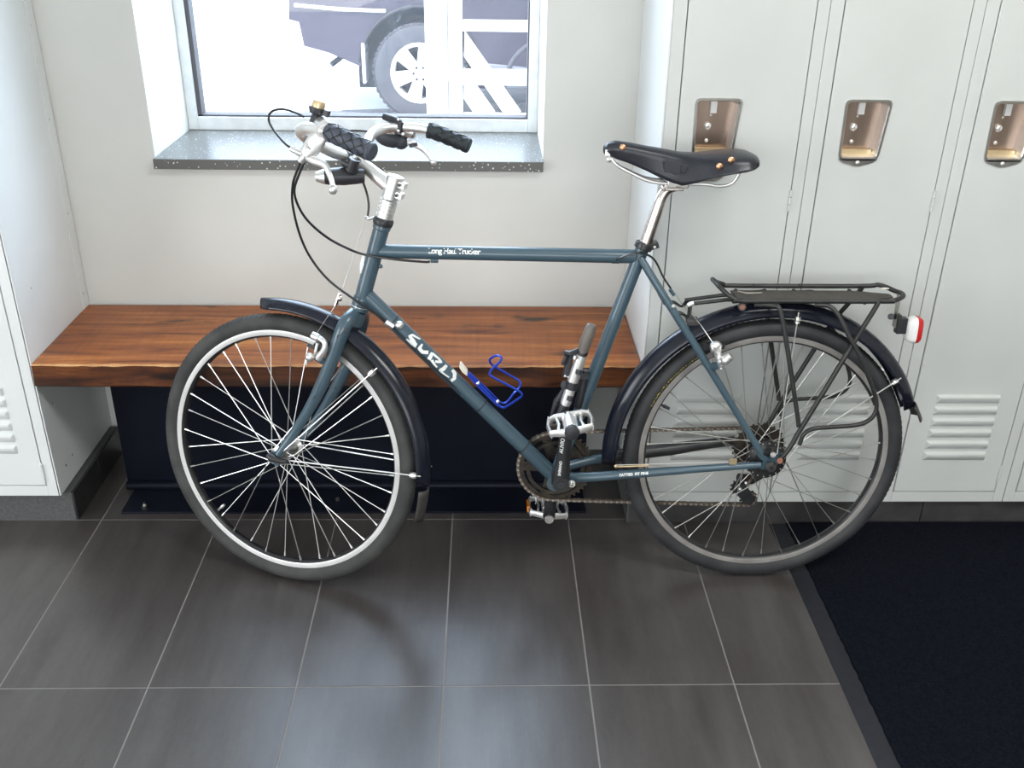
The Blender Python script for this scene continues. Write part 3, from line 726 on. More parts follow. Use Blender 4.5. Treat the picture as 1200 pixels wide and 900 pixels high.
# ---- fork
def FL(q, v): return fp(q[0], q[1], v)
w = MB(); cr = LA - SV * .026
w.tube([cr + SV * .002, cr - SV * .030 + GV * .004], [.0185, .019], 18, up=GV)
dropN = FC - FN * .052; dropF = FC + FN * .052
for s_, dr in ((1, dropN), (-1, dropF)):
    pts = [S(.004, -.030, .012 * s_), S(.005, -.044, .036 * s_), S(.006, -.070, .047 * s_), S(.010, -.135, .050 * s_), S(.018, -.200, .051 * s_), S(.031, -.262, .051 * s_), S(.052, -.335, .052 * s_), dr + SV * .012 - GV * .004]
    w.tube(smooth(pts, 5), [.015, .0165, .0165, .0155, .0145, .0125, .0105, .0085], 14)
    w.box(dr - GV * 0, (.013, .0028, .014), HAXES)
fork = P('fork', w, MT['frame'])
w = MB(); w.add([S(.004 - .0155, -.052, .0575), S(.012, -.052, .0575), S(.006, -.078, .0655)], [(0, 1, 2)])
for v_ in (.064,):
    w.cyl(fp(368, 466, .050) - NV * 0, fp(368, 466, .068), .003, 8)
w.cyl(fp(393, 455, -.045), fp(393, 455, -.037), .0028, 8)
P('eyelet', w, MT['plastic'], fork)

# ---- wheels
def wheel(C, axn, e1, e2, r, flN, flF, hubr, front, label):
    """C centre, axn axle dir (away), e1/e2 in plane; r brake track outer radius"""
    rm = MT['rim'] if front else MT['rimdull']
    w = MB(); hw = .0115
    w.lathe(C, axn, [(-hw, r), (-hw - .0006, r - .012), (-hw, r - .0135)], 96, cap=False)
    w.lathe(C, axn, [(hw, r - .0135), (hw + .0006, r - .012), (hw, r)], 96, cap=False)
    w.lathe(C, axn, [(hw, r), (0, r - .006), (-hw, r)], 96, cap=False)
    w.cur = 1; w.lathe(C, axn, [(-hw, r - .0135), (-.009, r - .0165), (-.004, r - .0185), (.004, r - .0185), (.009, r - .0165), (hw, r - .0135)], 96, cap=False)
    rim = P('wheel', w, [rm, MT['black']], bike, label)
    # tyre
    w = MB(); tr = .0195; rt = r + .0335 - tr; prof = []
    for q in np.linspace(-2.55, 2.55, 15): prof.append((tr * math.sin(q), rt + tr * math.cos(q)))
    w.lathe(C, axn, prof, 128, cap=False)
    ty = P('tyre', w, MT['rubber'] if front else MT['rubber2'], rim)
    # fine tread: small raised lugs over the crown
    w = MB(); nb = 150
    for i in range(nb):
        a = 2 * PI * i / nb; d = e1 * math.cos(a) + e2 * math.sin(a); t = e2 * math.cos(a) - e1 * math.sin(a)
        for q, sg in ((-.62, 1), (.62, -1), (-.22, 1), (.22, -1)):
            c_ = C + d * (rt + (tr - .0001) * math.cos(q)) + axn * ((tr - .0001) * math.sin(q)); nn = d * math.cos(q) + axn * math.sin(q); s2 = axn * math.cos(q) - d * math.sin(q)
            u1 = (s2 + t * .6 * sg).normalized(); u2 = nn.cross(u1); w.box(c_, (.0032, .0022, .0005), (u1, u2, nn))
    tag(P('tread', w, MT['rubber'] if front else MT['rubber2'], rim, flatshade=True), kind='stuff')
    # hub
    w = MB(); 
    if front:
        w.lathe(C, axn, [(-.050, .006), (-.046, .010), (-.038, .012), (-.036, .022), (-.032, .022), (-.028, .013), (0, .012), (.028, .013), (.032, .022), (.036, .022), (.038, .012), (.046, .010), (.050, .006)], 24)
        w.cyl(C - axn * .066, C + axn * .066, .0045, 10)
        w.cur = 1; w.lathe(C - axn * .064, axn, [(0, .004), (.001, .0075), (.007, .0085), (.009, .0055)], 12); w.lathe(C + axn * .055, axn, [(0, .0055), (.003, .0085), (.009, .004)], 12)
    else:
        w.lathe(C, axn, [(-.064, .007), (-.058, .011), (-.052, .013), (-.050, .026), (-.042, .029), (-.041, .034), (-.040, .036), (-.0385, .0455), (-.034, .0465), (-.031, .044), (-.026, .018), (.015, .018), (.018, .030), (.022, .030), (.024, .016), (.05, .012), (.06, .007)], 40)
        w.cyl(C - axn * .084, C + axn * .080, .0048, 12); w.cur = 1
        w.lathe(C - axn * .082, axn, [(0, .0045), (.001, .0075), (.006, .0085), (.010, .0085), (.012, .0055)], 6); w.lathe(C + axn * .070, axn, [(0, .0055), (.003, .0085), (.009, .004)], 6)
    P('hub', w, [MT['black'] if not front else MT['steel'], MT['chrome']], rim)
    # spokes and nipples
    ns = 18; off = .03 if front else .10
    for side in (-1, 1):
        vf = flN if side < 0 else flF; rf = (.0205 if front else (.0425 if side < 0 else .028))
        for k in range(ns):
            a = 2 * PI * (2 * k + (0 if side < 0 else 1)) / 36 + off; sg = 1 if k % 2 else -1
            ha = a + sg * math.radians(62)
            p0 = C + axn * (side * vf + (.0015 * sg)) + (e1 * math.cos(ha) + e2 * math.sin(ha)) * rf
            p1 = C + axn * (side * .004) + (e1 * math.cos(a) + e2 * math.sin(a)) * (r - .0175)
            w = MB(); w.tube([p0, p1], .00105, 6); w.tube([p1 + (p0 - p1).normalized() * .012, p1], [.0017, .0026], 6)
            w.build('spoke', MT['spoke'] if front else MT['spoke_dull'], rim)
            if not front and side < 0: 
                pass
    if not front:
        w = MB()
        for k in range(18):
            a = 2 * PI * k / 18 + .12; w.ball(C - axn * .0392 + (e1 * math.cos(a) + e2 * math.sin(a)) * .0415, .0021, 6)
        tag(P('spoke_head', w, MT['chrome'], rim), kind='stuff')
    return rim
fe2 = (V((0, 0, 1))); fe2 = R3 @ V((0, 0, 1)); fe2 = (fe2 - FN * fe2.dot(FN)).normalized(); fe1 = fe2.cross(FN)   # e1 roughly rearward
wf = wheel(FC, FN, fe1, fe2, .2885, .033, .033, .02, True, 'front wheel with bright silver rim, turned away')
wr = wheel(L(0, 0), Y_, V((1, 0, 0)), V((0, 0, 1)), .2905, .036, .02, .045, False, 'rear wheel with dull brown grey rim')
def polar(C, e1, e2, r, a, v=0, n=Y_): return C + (e1 * math.cos(a) + e2 * math.sin(a)) * r - n * v
# valve stems
w = MB(); c0 = bp(772, 473); d = (L(0, 0) - c0).normalized(); w.tube([c0, c0 + d * .012, c0 + d * .013, c0 + d * .028], [.003, .003, .0045, .0035], 8); P('valve', w, MT['plastic'], wr)
w = MB(); c0 = fp(253, 600); c0 = FC + (c0 - FC).normalized() * .270; d = (FC - c0).normalized(); w.tube([c0, c0 + d * .014, c0 + d * .015, c0 + d * .026], [.003, .003, .0042, .0032], 8); P('valve', w, MT['chrome'], wf)
# worn yellow tyre lettering on the side of the rear tyre
w = MB(); random.seed(3); a = 2.13
while a < 2.72:
    la = random.uniform(.006, .02)
    for rr0 in (.2925,):
        h = random.uniform(.002, .0045)
        r0 = rr0 + .001; vv = .0167
        w.add([polar(L(0, 0), V((1, 0, 0)), V((0, 0, 1)), r0, a, .0152), polar(L(0, 0), V((1, 0, 0)), V((0, 0, 1)), r0, a + la, .0152), polar(L(0, 0), V((1, 0, 0)), V((0, 0, 1)), r0 + h, a + la, .0186), polar(L(0, 0), V((1, 0, 0)), V((0, 0, 1)), r0 + h, a, .0186)], [(0, 1, 2, 3)])
    a += la + random.uniform(.002, .012)
tag(P('tyre_lettering', w, MT['yellow'], wr, solid=.0006), kind='stuff')
random.seed(11)

w = MB(); q = FC - FN * .060; w.tube(smooth([q + GV * .016 + SV * .006, q + GV * .004 + SV * .002, q - GV * .016 + SV * .004, q - GV * .034 + SV * .010], 4), [.0075, .0095, .0065, .0045], 10)
P('quick_release', w, MT['black'], bike)
# ---- mudguards
def fender(name, C, e1, e2, n, a0, a1, rf, hw, mat, label=None, steps=60, lip=.9):
    rows = []
    for i in range(steps + 1):
        t = i / steps; a = a0 + (a1 - a0) * t; r = rf(t); row = []
        ee = min(1, t * 22, (1 - t) * 22); sh = math.sqrt(max(.12, ee))
        for q in np.linspace(-1, 1, 15):
            th = q * 1.25; v_ = hw * sh * math.sin(th) / math.sin(1.25); dr = hw * (1 - math.cos(th)) * lip
            row.append(C + (e1 * math.cos(a) + e2 * math.sin(a)) * (r - dr) - n * v_)
        rows.append(row)
    w = MB(); w.loft(rows, closed=False, cap=False)
    # rolled centre ridge
    return P(name, w, mat, bike, label, solid=.002)
def ang(p, C, e1, e2): d = p - C; return math.atan2(d.dot(e2), d.dot(e1))
A0 = ang(fp(311, 349), FC, fe1, fe2); A1 = ang(fp(496, 566), FC, fe1, fe2)
if A1 < 0: A1 += 2 * PI
def frf(t): return .3530 + .004 * (1 - t)
ff = fender('mudguard', FC, fe1, fe2, FN, A0, A1, frf, .0265, MT['fender'], 'front mudguard', lip=1.2)
A2 = ang(fp(490, 601), FC, fe1, fe2)
if A2 < 0: A2 += 2 * PI
rows = []
for t in np.linspace(0, 1, 6):
    a = A1 + .02 + (A2 - A1) * t; rows.append([polar(FC, fe1, fe2, .352 + .004 * t - .020 * (q * q) * .6, a, .0262 * q * (1 - .12 * t), FN) for q in np.linspace(-1, 1, 9)])
w = MB(); w.loft(rows, closed=False, cap=False); P('mud_flap', w, MT['flap'], bike, solid=.002)
EX, EZ = V((1, 0, 0)), V((0, 0, 1)); RCN = L(0, 0)
R0 = math.radians(16); R1 = math.radians(184)
def rrf(t): return .3600 + .012 * t
rfn = fender('mudguard', RCN, EX, EZ, Y_, R0 + .06, R1, rrf, .0285, MT['fender'], 'rear mudguard', lip=1.5)
rows = []
for t in np.linspace(0, 1, 6):
    a = R0 + .08 - .115 * t; rows.append([polar(RCN, EX, EZ, .362 + .008 * t - .020 * q * q * .6, a, .028 * q * (1 - .1 * t)) for q in np.linspace(-1, 1, 9)])
w = MB(); w.loft(rows, closed=False, cap=False); P('mud_flap', w, MT['flap'], bike, solid=.002)
# mudguard stays (near and far side) with their end clamps
def stay(name, pts, r=.0016, mat='chrome'):
    w = MB(); w.tube(pts, r, 6)
    e = pts[-1]; d = (pts[-1] - pts[-2]).normalized()
    w.tube([e - d * .024, e - d * .010], [.0062, .0068], 8); w.ball(e - d * .017, .0075, 8)
    return P(name, w, MT[mat])
for v_ in (.055, -.055):
    n_ = .032 if v_ > 0 else -.032
    c1 = polar(FC, fe1, fe2, .0, 0, v_, FN)
    a1 = ang(fp(445, 430, .03), FC, fe1, fe2); a2 = ang(fp(492, 555, .03), FC, fe1, fe2)
    for a_, rr_ in ((a1, .338), (a2, .345)):
        q = FC + (fe1 * math.cos(a_) + fe2 * math.sin(a_)) * rr_ - FN * n_
        stay('mudguard_stay', [c1 + (q - c1) * .03, q])
for s_ in (1, -1):
    e_ = L(.012, .030, .072 * s_)
    stay('mudguard_stay', [e_, bp(936, 366, .04) if s_ > 0 else L(bp(936, 366, .04).x - .48, bp(936, 366, .04).z - .3233, -.036)], .0017, 'spoke')
    q = bp(1056, 443, .036); q2 = q if s_ > 0 else V((q.x, -q.y, q.z)); stay('mudguard_stay', [e_ + V((.01, 0, 0)), q2], .0017, 'spoke')

# ---- stem, bars
w = MB(); w.lathe(h1 + SV * .016, SV, [(0, .0175)] + sum([[(.0005 + k * .008, .0185), (.0070 + k * .008, .0185), (.0075 + k * .008, .0175)] for k in range(5)], []), 22)
P('headset_spacer', w, MT['chrome'])
SB = h1 + SV * .062
CL = fp(415, 184)       # bar clamp centre
w = MB(); w.tube([SB - SV * .004, SB + SV * .042], .0185, 20)
d = (CL - (SB + SV * .018)).normalized()
w.tube([SB + SV * .018 + d * .008, CL - d * .014], [.0165, .0125], 16); 
w.tube([CL + NV * .024, CL - NV * .024], .0190, 20)
for k in (.010, .032): w.cyl(SB + SV * k - GV * .018 - NV * .012, SB + SV * k - GV * .018 + NV * .012, .0058, 10); w.box(SB + SV * k - GV * .018, (.009, .010, .006), HAXES)
w.lathe(SB + SV * .042, SV, [(0, .0185), (.003, .0175), (.005, .009)], 20)
stem = P('stem', w, MT['chrome'])
w = MB()
for k in (.010, .032): w.cyl(SB + SV * k - GV * .018 - NV * .016, SB + SV * k - GV * .018 - NV * .011, .0035, 8)
P('bolt', w, MT['plastic'], stem)
def rel(P_): d = P_ - LA; return d.dot(GV), d.dot(SV), -d.dot(NV)
cg, cs, cv = rel(CL)
half = lambda s_: [S(cg, cs, 0), S(cg + .002, cs + .001, .035 * s_), S(cg + .016, cs + .010, .085 * s_), S(cg + .036, cs + .024, .130 * s_), S(cg + .042, cs + .038, .165 * s_), S(cg + .026, cs + .053, .195 * s_), S(.088, .350, .220 * s_), S(.047, .357, .238 * s_), S(0, .356, .248 * s_), S(-.045, .353, .254 * s_)]
near = half(1); far = half(-1)
w = MB(); w.tube(smooth(far[::-1] + near[1:], 6), .0111, 14)
bars = P('handlebar', w, MT['chrome'])
def grip(s_, mat, label):
    w = MB(); hp = half(s_); path = smooth(hp[6:], 8); a_, b_ = (path[8], path[-1])
    pts = [p for p in path[7:]]; n = len(pts)
    rr = [.0150, .0165] + [.0163 + .0008 * math.sin(i * 1.4) for i in range(n - 4)] + [.0168, .0150]
    w.tube(pts, rr, 18)
    d = (pts[-1] - pts[-2]).normalized(); w.lathe(pts[-1] - d * .004, d, [(0, .0172), (.006, .0172), (.009, .0145)], 18)
    g_ = P('grip', w, mat, bars, label)
    # scale pattern ribs
    w = MB(); tot = n - 2
    for i in range(1, n - 2, 2):
        c_ = pts[i]; dd = (pts[i + 1] - pts[i]).normalized(); x, y = perp(dd); k0 = (i // 2) % 2
        for k in range(5):
            a0_ = 2 * PI * (k + .5 * k0) / 5; arc = []
            for t in np.linspace(0, 1, 7):
                aa = a0_ + 2 * PI / 5 * t; sh = math.sin(PI * t) * .012
                arc.append(c_ + dd * (sh - .004) + (x * math.cos(aa) + y * math.sin(aa)) * .0170)
            w.tube(arc, .0010, 4)
    tag(P('grip_rib', w, MT['black'], bars), kind='stuff')
grip(1, MT['gripgrey'], 'grey scaled rubber grip')
grip(-1, MT['griptile'], 'dark ribbed rubber grip')
# brake levers
def lever(s_):
    w = MB(); hp = half(s_); c0 = smooth(hp[5:8], 6)[7]; 
    if s_ > 0:
        body = [fp(378, 148, .215), fp(374, 160, .222), fp(366, 172, .222), fp(358, 181, .222)]
        w.tube(smooth(body, 4), [.018, .0180, .0190, .015], 12, flat=.5, up=NV)
        w.tube([fp(376, 146, .195), fp(380, 152, .235)], .0165, 14)
        w.tube(smooth([fp(366, 170, .222), fp(357, 180, .215), fp(347, 177, .212)], 4), [.012, .009, .006], 10)
        w.tube([fp(350, 179, .212), fp(341, 174, .210)], .0055, 10); 
        w.tube([fp(358, 183, .222), fp(352, 189, .222)], .007, 10)
        bl = [fp(360, 184, .222), fp(368, 188, .226), fp(380, 193, .232), fp(385, 202, .238), fp(389, 213, .242), fp(390, 222, .244)]
        w.tube(smooth(bl, 5), [.007, .008, .0075, .0060, .0055, .0060], 10, flat=.7, up=NV); w.ball(bl[-1], .0095, 12)
    else:
        w.tube([fp(472, 151, -.222), fp(484, 155, -.232)], .0150, 14)
        bl = [fp(476, 166, -.235), fp(489, 171, -.24), fp(500, 179, -.245), fp(508, 190, -.25)]
        w.tube(smooth(bl, 5), [.007, .0065, .0058, .0058], 10, flat=.7, up=NV); w.ball(bl[-1], .0075, 10)
    P('brake_lever', w, MT['chrome'], bars)
lever(1); lever(-1)
# right hand shifter pod
w = MB(); c_ = fp(456, 161, -.23); sv = (fp(476, 168, -.23) - fp(442, 158, -.23)).normalized()
w.ball(c_, .034, 16, (1.12, .62, .66), (sv, sv.cross(SV).normalized(), (SV - sv * SV.dot(sv)).normalized()))
w.ball(fp(470, 166, -.235), .018, 12); w.tube([fp(484, 168, -.235), fp(485, 172, -.235)], .010, 10)
sh = P('shifter', w, MT['blackrub'], bars, 'black thumb shifter pod')
w = MB(); w.lathe(fp(461, 155, -.228) , (fp(461, 147, -.228) - fp(461, 155, -.228)), [(-.004, .020), (.004, .022), (.009, .019), (.011, .006)], 18); w.ball(fp(482, 157, -.236), .012, 10)
P('shifter_cap', w, MT['postsilver'], bars)
w = MB(); w.tube(smooth([fp(450, 136, -.205), fp(458, 139, -.205), fp(466, 142, -.205), fp(470, 147, -.205)], 4), [.0105, .0120, .0100, .009], 10, flat=.75); w.tube([fp(469, 143, -.205), fp(468, 156, -.205)], .0085, 10)
P('thumb_lever', w, MT['plastic'], bars)
w = MB(); w.ball(fp(466.5, 153.5, -.194), .0040, 8); w.ball(fp(466.5, 140.5, -.194), .0032, 8); w.ball(fp(472, 157.5, -.194), .0042, 8)
P('bolt', w, MT['chrome'], bars)
# bell
w = MB(); c_ = fp(371.5, 131, .205); w.lathe(c_ - SV * .006, SV, [(0, .007), (.003, .014), (.010, .0165), (.014, .0165)], 18); w.box(c_ + SV * .004 - GV * .016, (.008, .006, .005), HAXES); w.tube([c_ - SV * .006, c_ - SV * .020], [.008, .010], 10)
bell = P('bell', w, MT['plastic'], bike, 'brass domed bell on a black base')
w = MB(); w.lathe(c_ + SV * .008, SV, [(0, .0125), (.007, .0125), (.0125, .0105), (.015, .006), (.0155, .0)], 18); P('dome', w, MT['brass'], bell)
# headlight under the bar
w = MB(); q0, q1 = fp(374, 207, .055), fp(427, 206, .020); d = (q1 - q0).normalized()
w.tube([q0, q0 + d * .018, q0 + d * .05, q1 - d * .018, q1], [.014, .0200, .0220, .0200, .0170], 16, flat=.85, up=SV)
lamp = P('headlight', w, MT['plastic'], bike, 'black capsule headlight under the handlebar')
w = MB(); w.tube([q0 - d * .006, q0 + d * .012], [.0115, .0195], 16, flat=.85, up=SV); P('lens', w, MT['chrome'], lamp)
w = MB(); w.tube([CL + NV * .010 - SV * .003, CL - NV * .040 - SV * .003], .0165, 16); w.tube([fp(416, 186, .05), fp(412, 200, .045)], [.012, .013], 12); w.tube(smooth([fp(403, 190, .05), fp(412, 194, .05), fp(420, 186, .04)], 3), .008, 10)
P('bracket', w, MT['plastic'], lamp)
w = MB(); w.ball(fp(416, 184, .075), .0048, 10); P('bolt', w, MT['chrome'], lamp)
# cables
def cable(name, pts, r=.0024, mat='black', sub=8): w = MB(); w.tube(smooth(pts, sub), r, 6); return P(name, w, MT[mat])
cable('brake_cable', [fp(342, 174, .21), fp(334, 168, .21), fp(322, 154, .20), fp(315, 141, .19), fp(318, 131, .18), fp(331, 128, .17), fp(346, 132, .17), fp(356, 137, .175)])
cable('brake_cable', [fp(352, 190, .21), fp(347, 203, .20), fp(343, 217, .18), fp(343, 240, .15), fp(351, 274, .10), fp(364, 302, .07), fp(385, 328, .05), bp(414, 350, .028), bp(432, 362, .024), bp(453, 377, .016)], .0026)
cable('brake_cable', [fp(357, 189, .21), fp(351, 203, .2), fp(345, 222, .18), fp(349, 240, .15), fp(361, 259, .12), fp(383, 278, .08), fp(407, 291, .05), bp(428, 298.5, .022), bp(463, 304, .018), bp(497, 307, .006), bp(504, 306.5, .004)], .0026)
cable('brake_cable', [fp(421, 204, .01), fp(426, 215, .006), fp(430, 227, .0), fp(432, 240, .0), fp(431, 253, .0)], .0026)
cable('brake_cable', [fp(410, 153, -.15), fp(418, 153, -.17), fp(430, 154, -.19), fp(445, 157, -.21)], .0022)
cable('inner_wire', [L(-.750, .4567, .004), L(-.365, .4567, .004)], .0007, 'spoke_dull', 1)
cable('brake_cable', [L(-.362, .4570, .004), bp(725, 303, .020), bp(742, 297, .024), bp(757, 298, .020), bp(768, 306, .010), bp(777, 324, .0), bp(786, 338, .0)], .0024)
cable('brake_cable', [bp(461, 384, .018), bp(480, 404, .019), bp(510, 432, .019), bp(540, 460, .014)], .0020)
w = MB(); w.tube(smooth([h1 + GV * .016 + SV * .016, fp(440, 254), fp(432, 257), fp(428, 254)], 3), .0045, 8, flat=.6); P('cable_hanger', w, MT['chrome'])
cable('inner_wire', [fp(428, 256), fp(412, 308), fp(400, 342)], .0007, 'spoke_dull', 1)
# front cantilever brake
def canti(C0, ax_out, mat, pts, name='cantilever_brake'): pass
w = MB(); w.tube([fp(398, 344, .0), fp(393, 358, .0)], .0042, 8); w.ball(fp(398, 350, .0), .0065, 8); P('straddle_carrier', w, MT['postsilver'])
for s_ in (1, -1):
    if s_ > 0: cable('inner_wire', [fp(394, 357, 0), fp(384, 371, .035), fp(371, 391, .068)], .0008, 'spoke_dull', 2)
    else: cable('inner_wire', [fp(396, 352, 0), fp(398, 362, -.03), S(.04, -.10, -.068)], .0008, 'spoke_dull', 2)
w = MB(); w.tube([fp(382, 425, .050), fp(371, 419, .064)], .0075, 12); P('brake_boss', w, MT['frame'], fork)
w = MB()
w.tube(smooth([fp(373, 420, .066), fp(380, 410, .070), fp(380, 401, .070), fp(372, 395, .068)], 4), [.009, .007, .0060, .0065], 10); w.tube([fp(366, 393, .070), fp(373, 396, .070)], [.0085, .0085], 12)
w.tube([fp(359, 417, .074), fp(367, 420, .068)], [.0085, .0095], 12); w.ball(fp(363, 418.5, .078), .0098, 12); w.tube([fp(360, 420, .072), fp(359.5, 427, .072)], .003, 6); w.tube([fp(369, 416, .06), fp(372, 402, .06)], .0035, 8); w.tube([fp(378, 409, .06), fp(384, 412, .058)], .0042, 8)
P('cantilever_brake', w, MT['chrome'])
w = MB(); w.tube([fp(371, 401, .045), fp(378, 411, .045)], .009, 10); w.box(fp(372, 407, .020), (.022, .006, .006), HAXES); P('brake_pad', w, MT['plastic'])
w = MB(); w.tube([S(.040, -.105, -.055), S(.045, -.150, -.06)], .008, 8); P('cantilever_brake', w, MT['chrome'])

# ---- saddle and post
w = MB(); w.tube(smooth([L(-.305, .478), L(-.296, .508), L(-.281, .562), L(-.273, .590), L(-.262, .606), L(-.246, .612)], 6), [.0134, .0134, .0130, .0120, .0110, .0100], 18)
w.box(L(-.252, .616), (.020, .022, .009)); w.tube([L(-.272, .612, .02), L(-.272, .612, -.02)], .006, 8)
P('seat_post', w, MT['postsilver'], bevel=.002)
w = MB(); sd = (L(-.296, .508) - L(-.312, .463)).normalized(); w.lathe(L(-.307, .480), sd, [(0, .0175), (.001, .0195), (.013, .0195), (.015, .016)], 22)
w.box(L(-.283, .489, .0), (.009, .013, .0065), (V((.95, 0, .3)).normalized(), Y_, V((-.3, 0, .95)).normalized())); w.cur = 1; w.ball(L(-.283, .487, .014), .0035, 8)
P('seat_clamp', w, [MT['black'], MT['chrome']], bevel=.0008)
sec = [(-.398, .006, .694, .688, .006), (-.390, .014, .701, .680, .008), (-.375, .019, .704, .672, .012), (-.350, .021, .701, .664, .014), (-.315, .023, .695, .650, .018), (-.285, .026, .690, .636, .024), (-.258, .031, .685, .626, .034), (-.240, .036, .682, .622, .042), (-.222, .043, .681, .627, .050), (-.198, .055, .681, .636, .060),
       (-.170, .068, .683, .646, .072), (-.142, .077, .686, .653, .080), (-.118, .079, .687, .657, .081), (-.102, .074, .685, .661, .076), (-.092, .062, .681, .664, .063), (-.086, .045, .678, .667, .045)]
rows = []
for u, hw, top, bot, sk in sec:
    prof = []
    hwt = hw
    for q in np.linspace(0, 1, 6): prof.append((sk + (hwt * .93 - sk) * (q ** .8), bot + (top - .014 - bot) * q))
    for q in (.30, .6, .85, 1.0): 
        th = q * PI / 2; prof.append((hwt * .93 * math.cos(th) ** .8 if q < 1 else 0, top - .014 + .014 * math.sin(th)))
    pr = prof + [(-x, z) for x, z in prof[:-1][::-1]]
    rows.append([L(u, z, x) for x, z in pr])
w = MB(); w.loft(rows, closed=False, cap=False)
sad = P('saddle', w, MT['leather'], bike, 'worn black leather saddle with copper rivets', solid=.004, sharp=70)
w = MB()
for px, py, v_ in ((730, 173, .020), (843.3, 195, .076), (857, 187.5, .078)): 
    q = bp(px, py, v_); w.ball(q, .0068, 12, (1, .35, 1))
P('rivet', w, MT['copper'], sad)
w = MB(); w.box(bp(788, 196, .051), (.016, .0012, .012), (V((.97, -.2, -.12)).normalized(), V((.2, .97, .1)).normalized(), V((.1, -.1, 1)).normalized())); w.tube([bp(777, 191, .047), bp(785, 189, .051), bp(800, 193, .056), bp(806, 196, .058), bp(803, 203, .055), bp(790, 204, .05), bp(778, 197, .046)], .0012, 5, closed=True); P('embossed_badge', w, MT['leather'], sad)
w = MB()
for s_ in (1, -1):
    pr = [L(-.384, .672, .010 * s_), L(-.372, .658, .014 * s_), L(-.345, .644, .018 * s_), L(-.30, .626, .021 * s_), L(-.24, .622, .022 * s_), L(-.19, .622, .024 * s_), L(-.160, .620, .034 * s_), L(-.138, .628, .044 * s_), L(-.128, .646, .050 * s_), L(-.128, .660, .052 * s_)]
    w.tube(smooth(pr, 5), .0035, 8)
w.tube(smooth([L(-.384, .672, .010), L(-.393, .678, 0), L(-.384, .672, -.010)], 4), .0035, 8); w.ball(L(-.388, .668, .010), .006, 8); w.box(L(-.392, .683, 0), (.005, .012, .006))
P('saddle_rail', w, MT['chrome'], sad)
w = MB(); w.box(L(-.245, .622), (.022, .028, .008)); w.cyl(L(-.245, .622, .036), L(-.245, .622, -.036), .006, 8); P('seat_clamp_head', w, MT['steel'], bevel=.002)

# ---- rear rack
w = MB(); RW = .050; rz = .380; RR = .0052
loop = [L(-.090, .380, RW), L(.20, rz, RW), L(.235, rz + .001, RW * .9), L(.262, rz + .003, RW * .45), L(.268, rz + .004, 0), L(.262, rz + .003, -RW * .45), L(.235, rz + .010, -RW * .9), L(.19, rz + .006, -RW), L(-.085, rz + .006, -RW), L(-.112, rz + .009, -RW), L(-.132, rz + .017, -RW * .85), L(-.145, rz + .028, -RW * .45), L(-.146, rz + .030, 0), L(-.140, rz + .024, RW * .5), L(-.122, rz + .010, RW * .88), L(-.105, rz + .001, RW)]
w.tube(smooth(loop, 5, closed=True), RR, 10, closed=True)
def near_px(px, py, v_): q = bp(px, py, v_); return (q.x - .48, q.z - .3233)
def leg(pts, r=.0052, name=None):
    for s_ in (1, -1): w.tube(smooth([L(u, z, v_ * s_) for (u, z), v_ in pts], 5), r, 10)
N_ = near_px
leg([(N_(884, 357, .045), .045), (N_(906, 358, .052), .052), (N_(914, 363, .062), .062), (N_(921, 398, .072), .072), (N_(929, 450, .076), .076), (N_(935, 490, .078), .078), (N_(936, 500, .078), .078)])
leg([(N_(1030, 352, .05), .05), (N_(1025, 362, .055), .055), (N_(1000, 402, .070), .070), (N_(966, 458, .076), .076), (N_(937, 505, .078), .078), (N_(926, 524, .078), .078), (N_(914, 539, .078), .078)], .0054)
leg([(N_(955, 357, .048), .048), (N_(972, 359, .055), .055), (N_(983, 370, .066), .066), (N_(994, 392, .076), .076), (N_(1006, 414, .082), .082), (N_(1016, 437, .084), .084), (N_(1025, 462, .084), .084), (N_(1027, 479, .084), .084), (N_(1020, 491, .084), .084), (N_(1004, 498, .084), .084), (N_(975, 500.5, .084), .084), (N_(953, 502.5, .084), .084), (N_(942, 509, .084), .084), (N_(937, 521, .082), .082)], .0048)
w.tube([L(.0, .040, .078), L(.0, .040, .066)], .006, 8)
rack = P('luggage_rack', w, MT['rack'], bike, 'chipped black tubular rear luggage rack')
w = MB(); top = rz - .001; n = 14; rows = []
for i in range(n + 1):
    u = -.100 + .345 * i / n; hw = .038 * (1 if i < n - 2 else (.8 if i == n - 2 else (.55 if i == n - 1 else .35)))
    rows.append([L(u, top, hw), L(u, top + .001, hw * .5), L(u, top + .001, -hw * .5), L(u, top, -hw), L(u, top - .003, -hw), L(u, top - .003, hw)])
w.loft(rows); P('deck_plate', w, MT['rackplate'], rack, sharp=60)
w = MB()
for u in (-.085, -.02, .045, .17): w.tube([L(u, rz - .004, RW), L(u, rz - .004, -RW)], .004, 8)
for px, py, v_ in ((883, 335, -.048), (938, 335, -.048)): w.ball(bp(px, py, v_), .006, 8)
P('cross_bar', w, MT['rack'], rack)
w = MB(); w.tube([bp(864, 341, .0), bp(875, 343.5, .0), bp(893, 343, .0)], [.0008, .0022, .0012], 6, flat=.4); w.ball(bp(1037, 338, .0), .010, 10, (1.0, .6, .15)); P('bare_patch', w, MT['cream'], rack)
w = MB()
for s_ in (1, -1):
    q = near_px(870, 352, .045); f0 = near_px(806, 358, .03)
    w.tube([L(f0[0], f0[1] + .002, .016 * s_ + .012), L(q[0] - .03, q[1] - .003, .018 * s_ + .012), L(q[0] + .01, q[1] - .004, .020 * s_ + .012)], .0044, 8)
    w.tube(smooth([L(-.236, .352, .040 * s_), L(-.222, .350, .042 * s_), L(-.205, .342, .036 * s_), L(f0[0] + .006, f0[1] + .002, .016 * s_ + .012)], 4), [.008, .007, .005, .006], 8, flat=.5)
P('rack_strut', w, MT['rack'], rack)
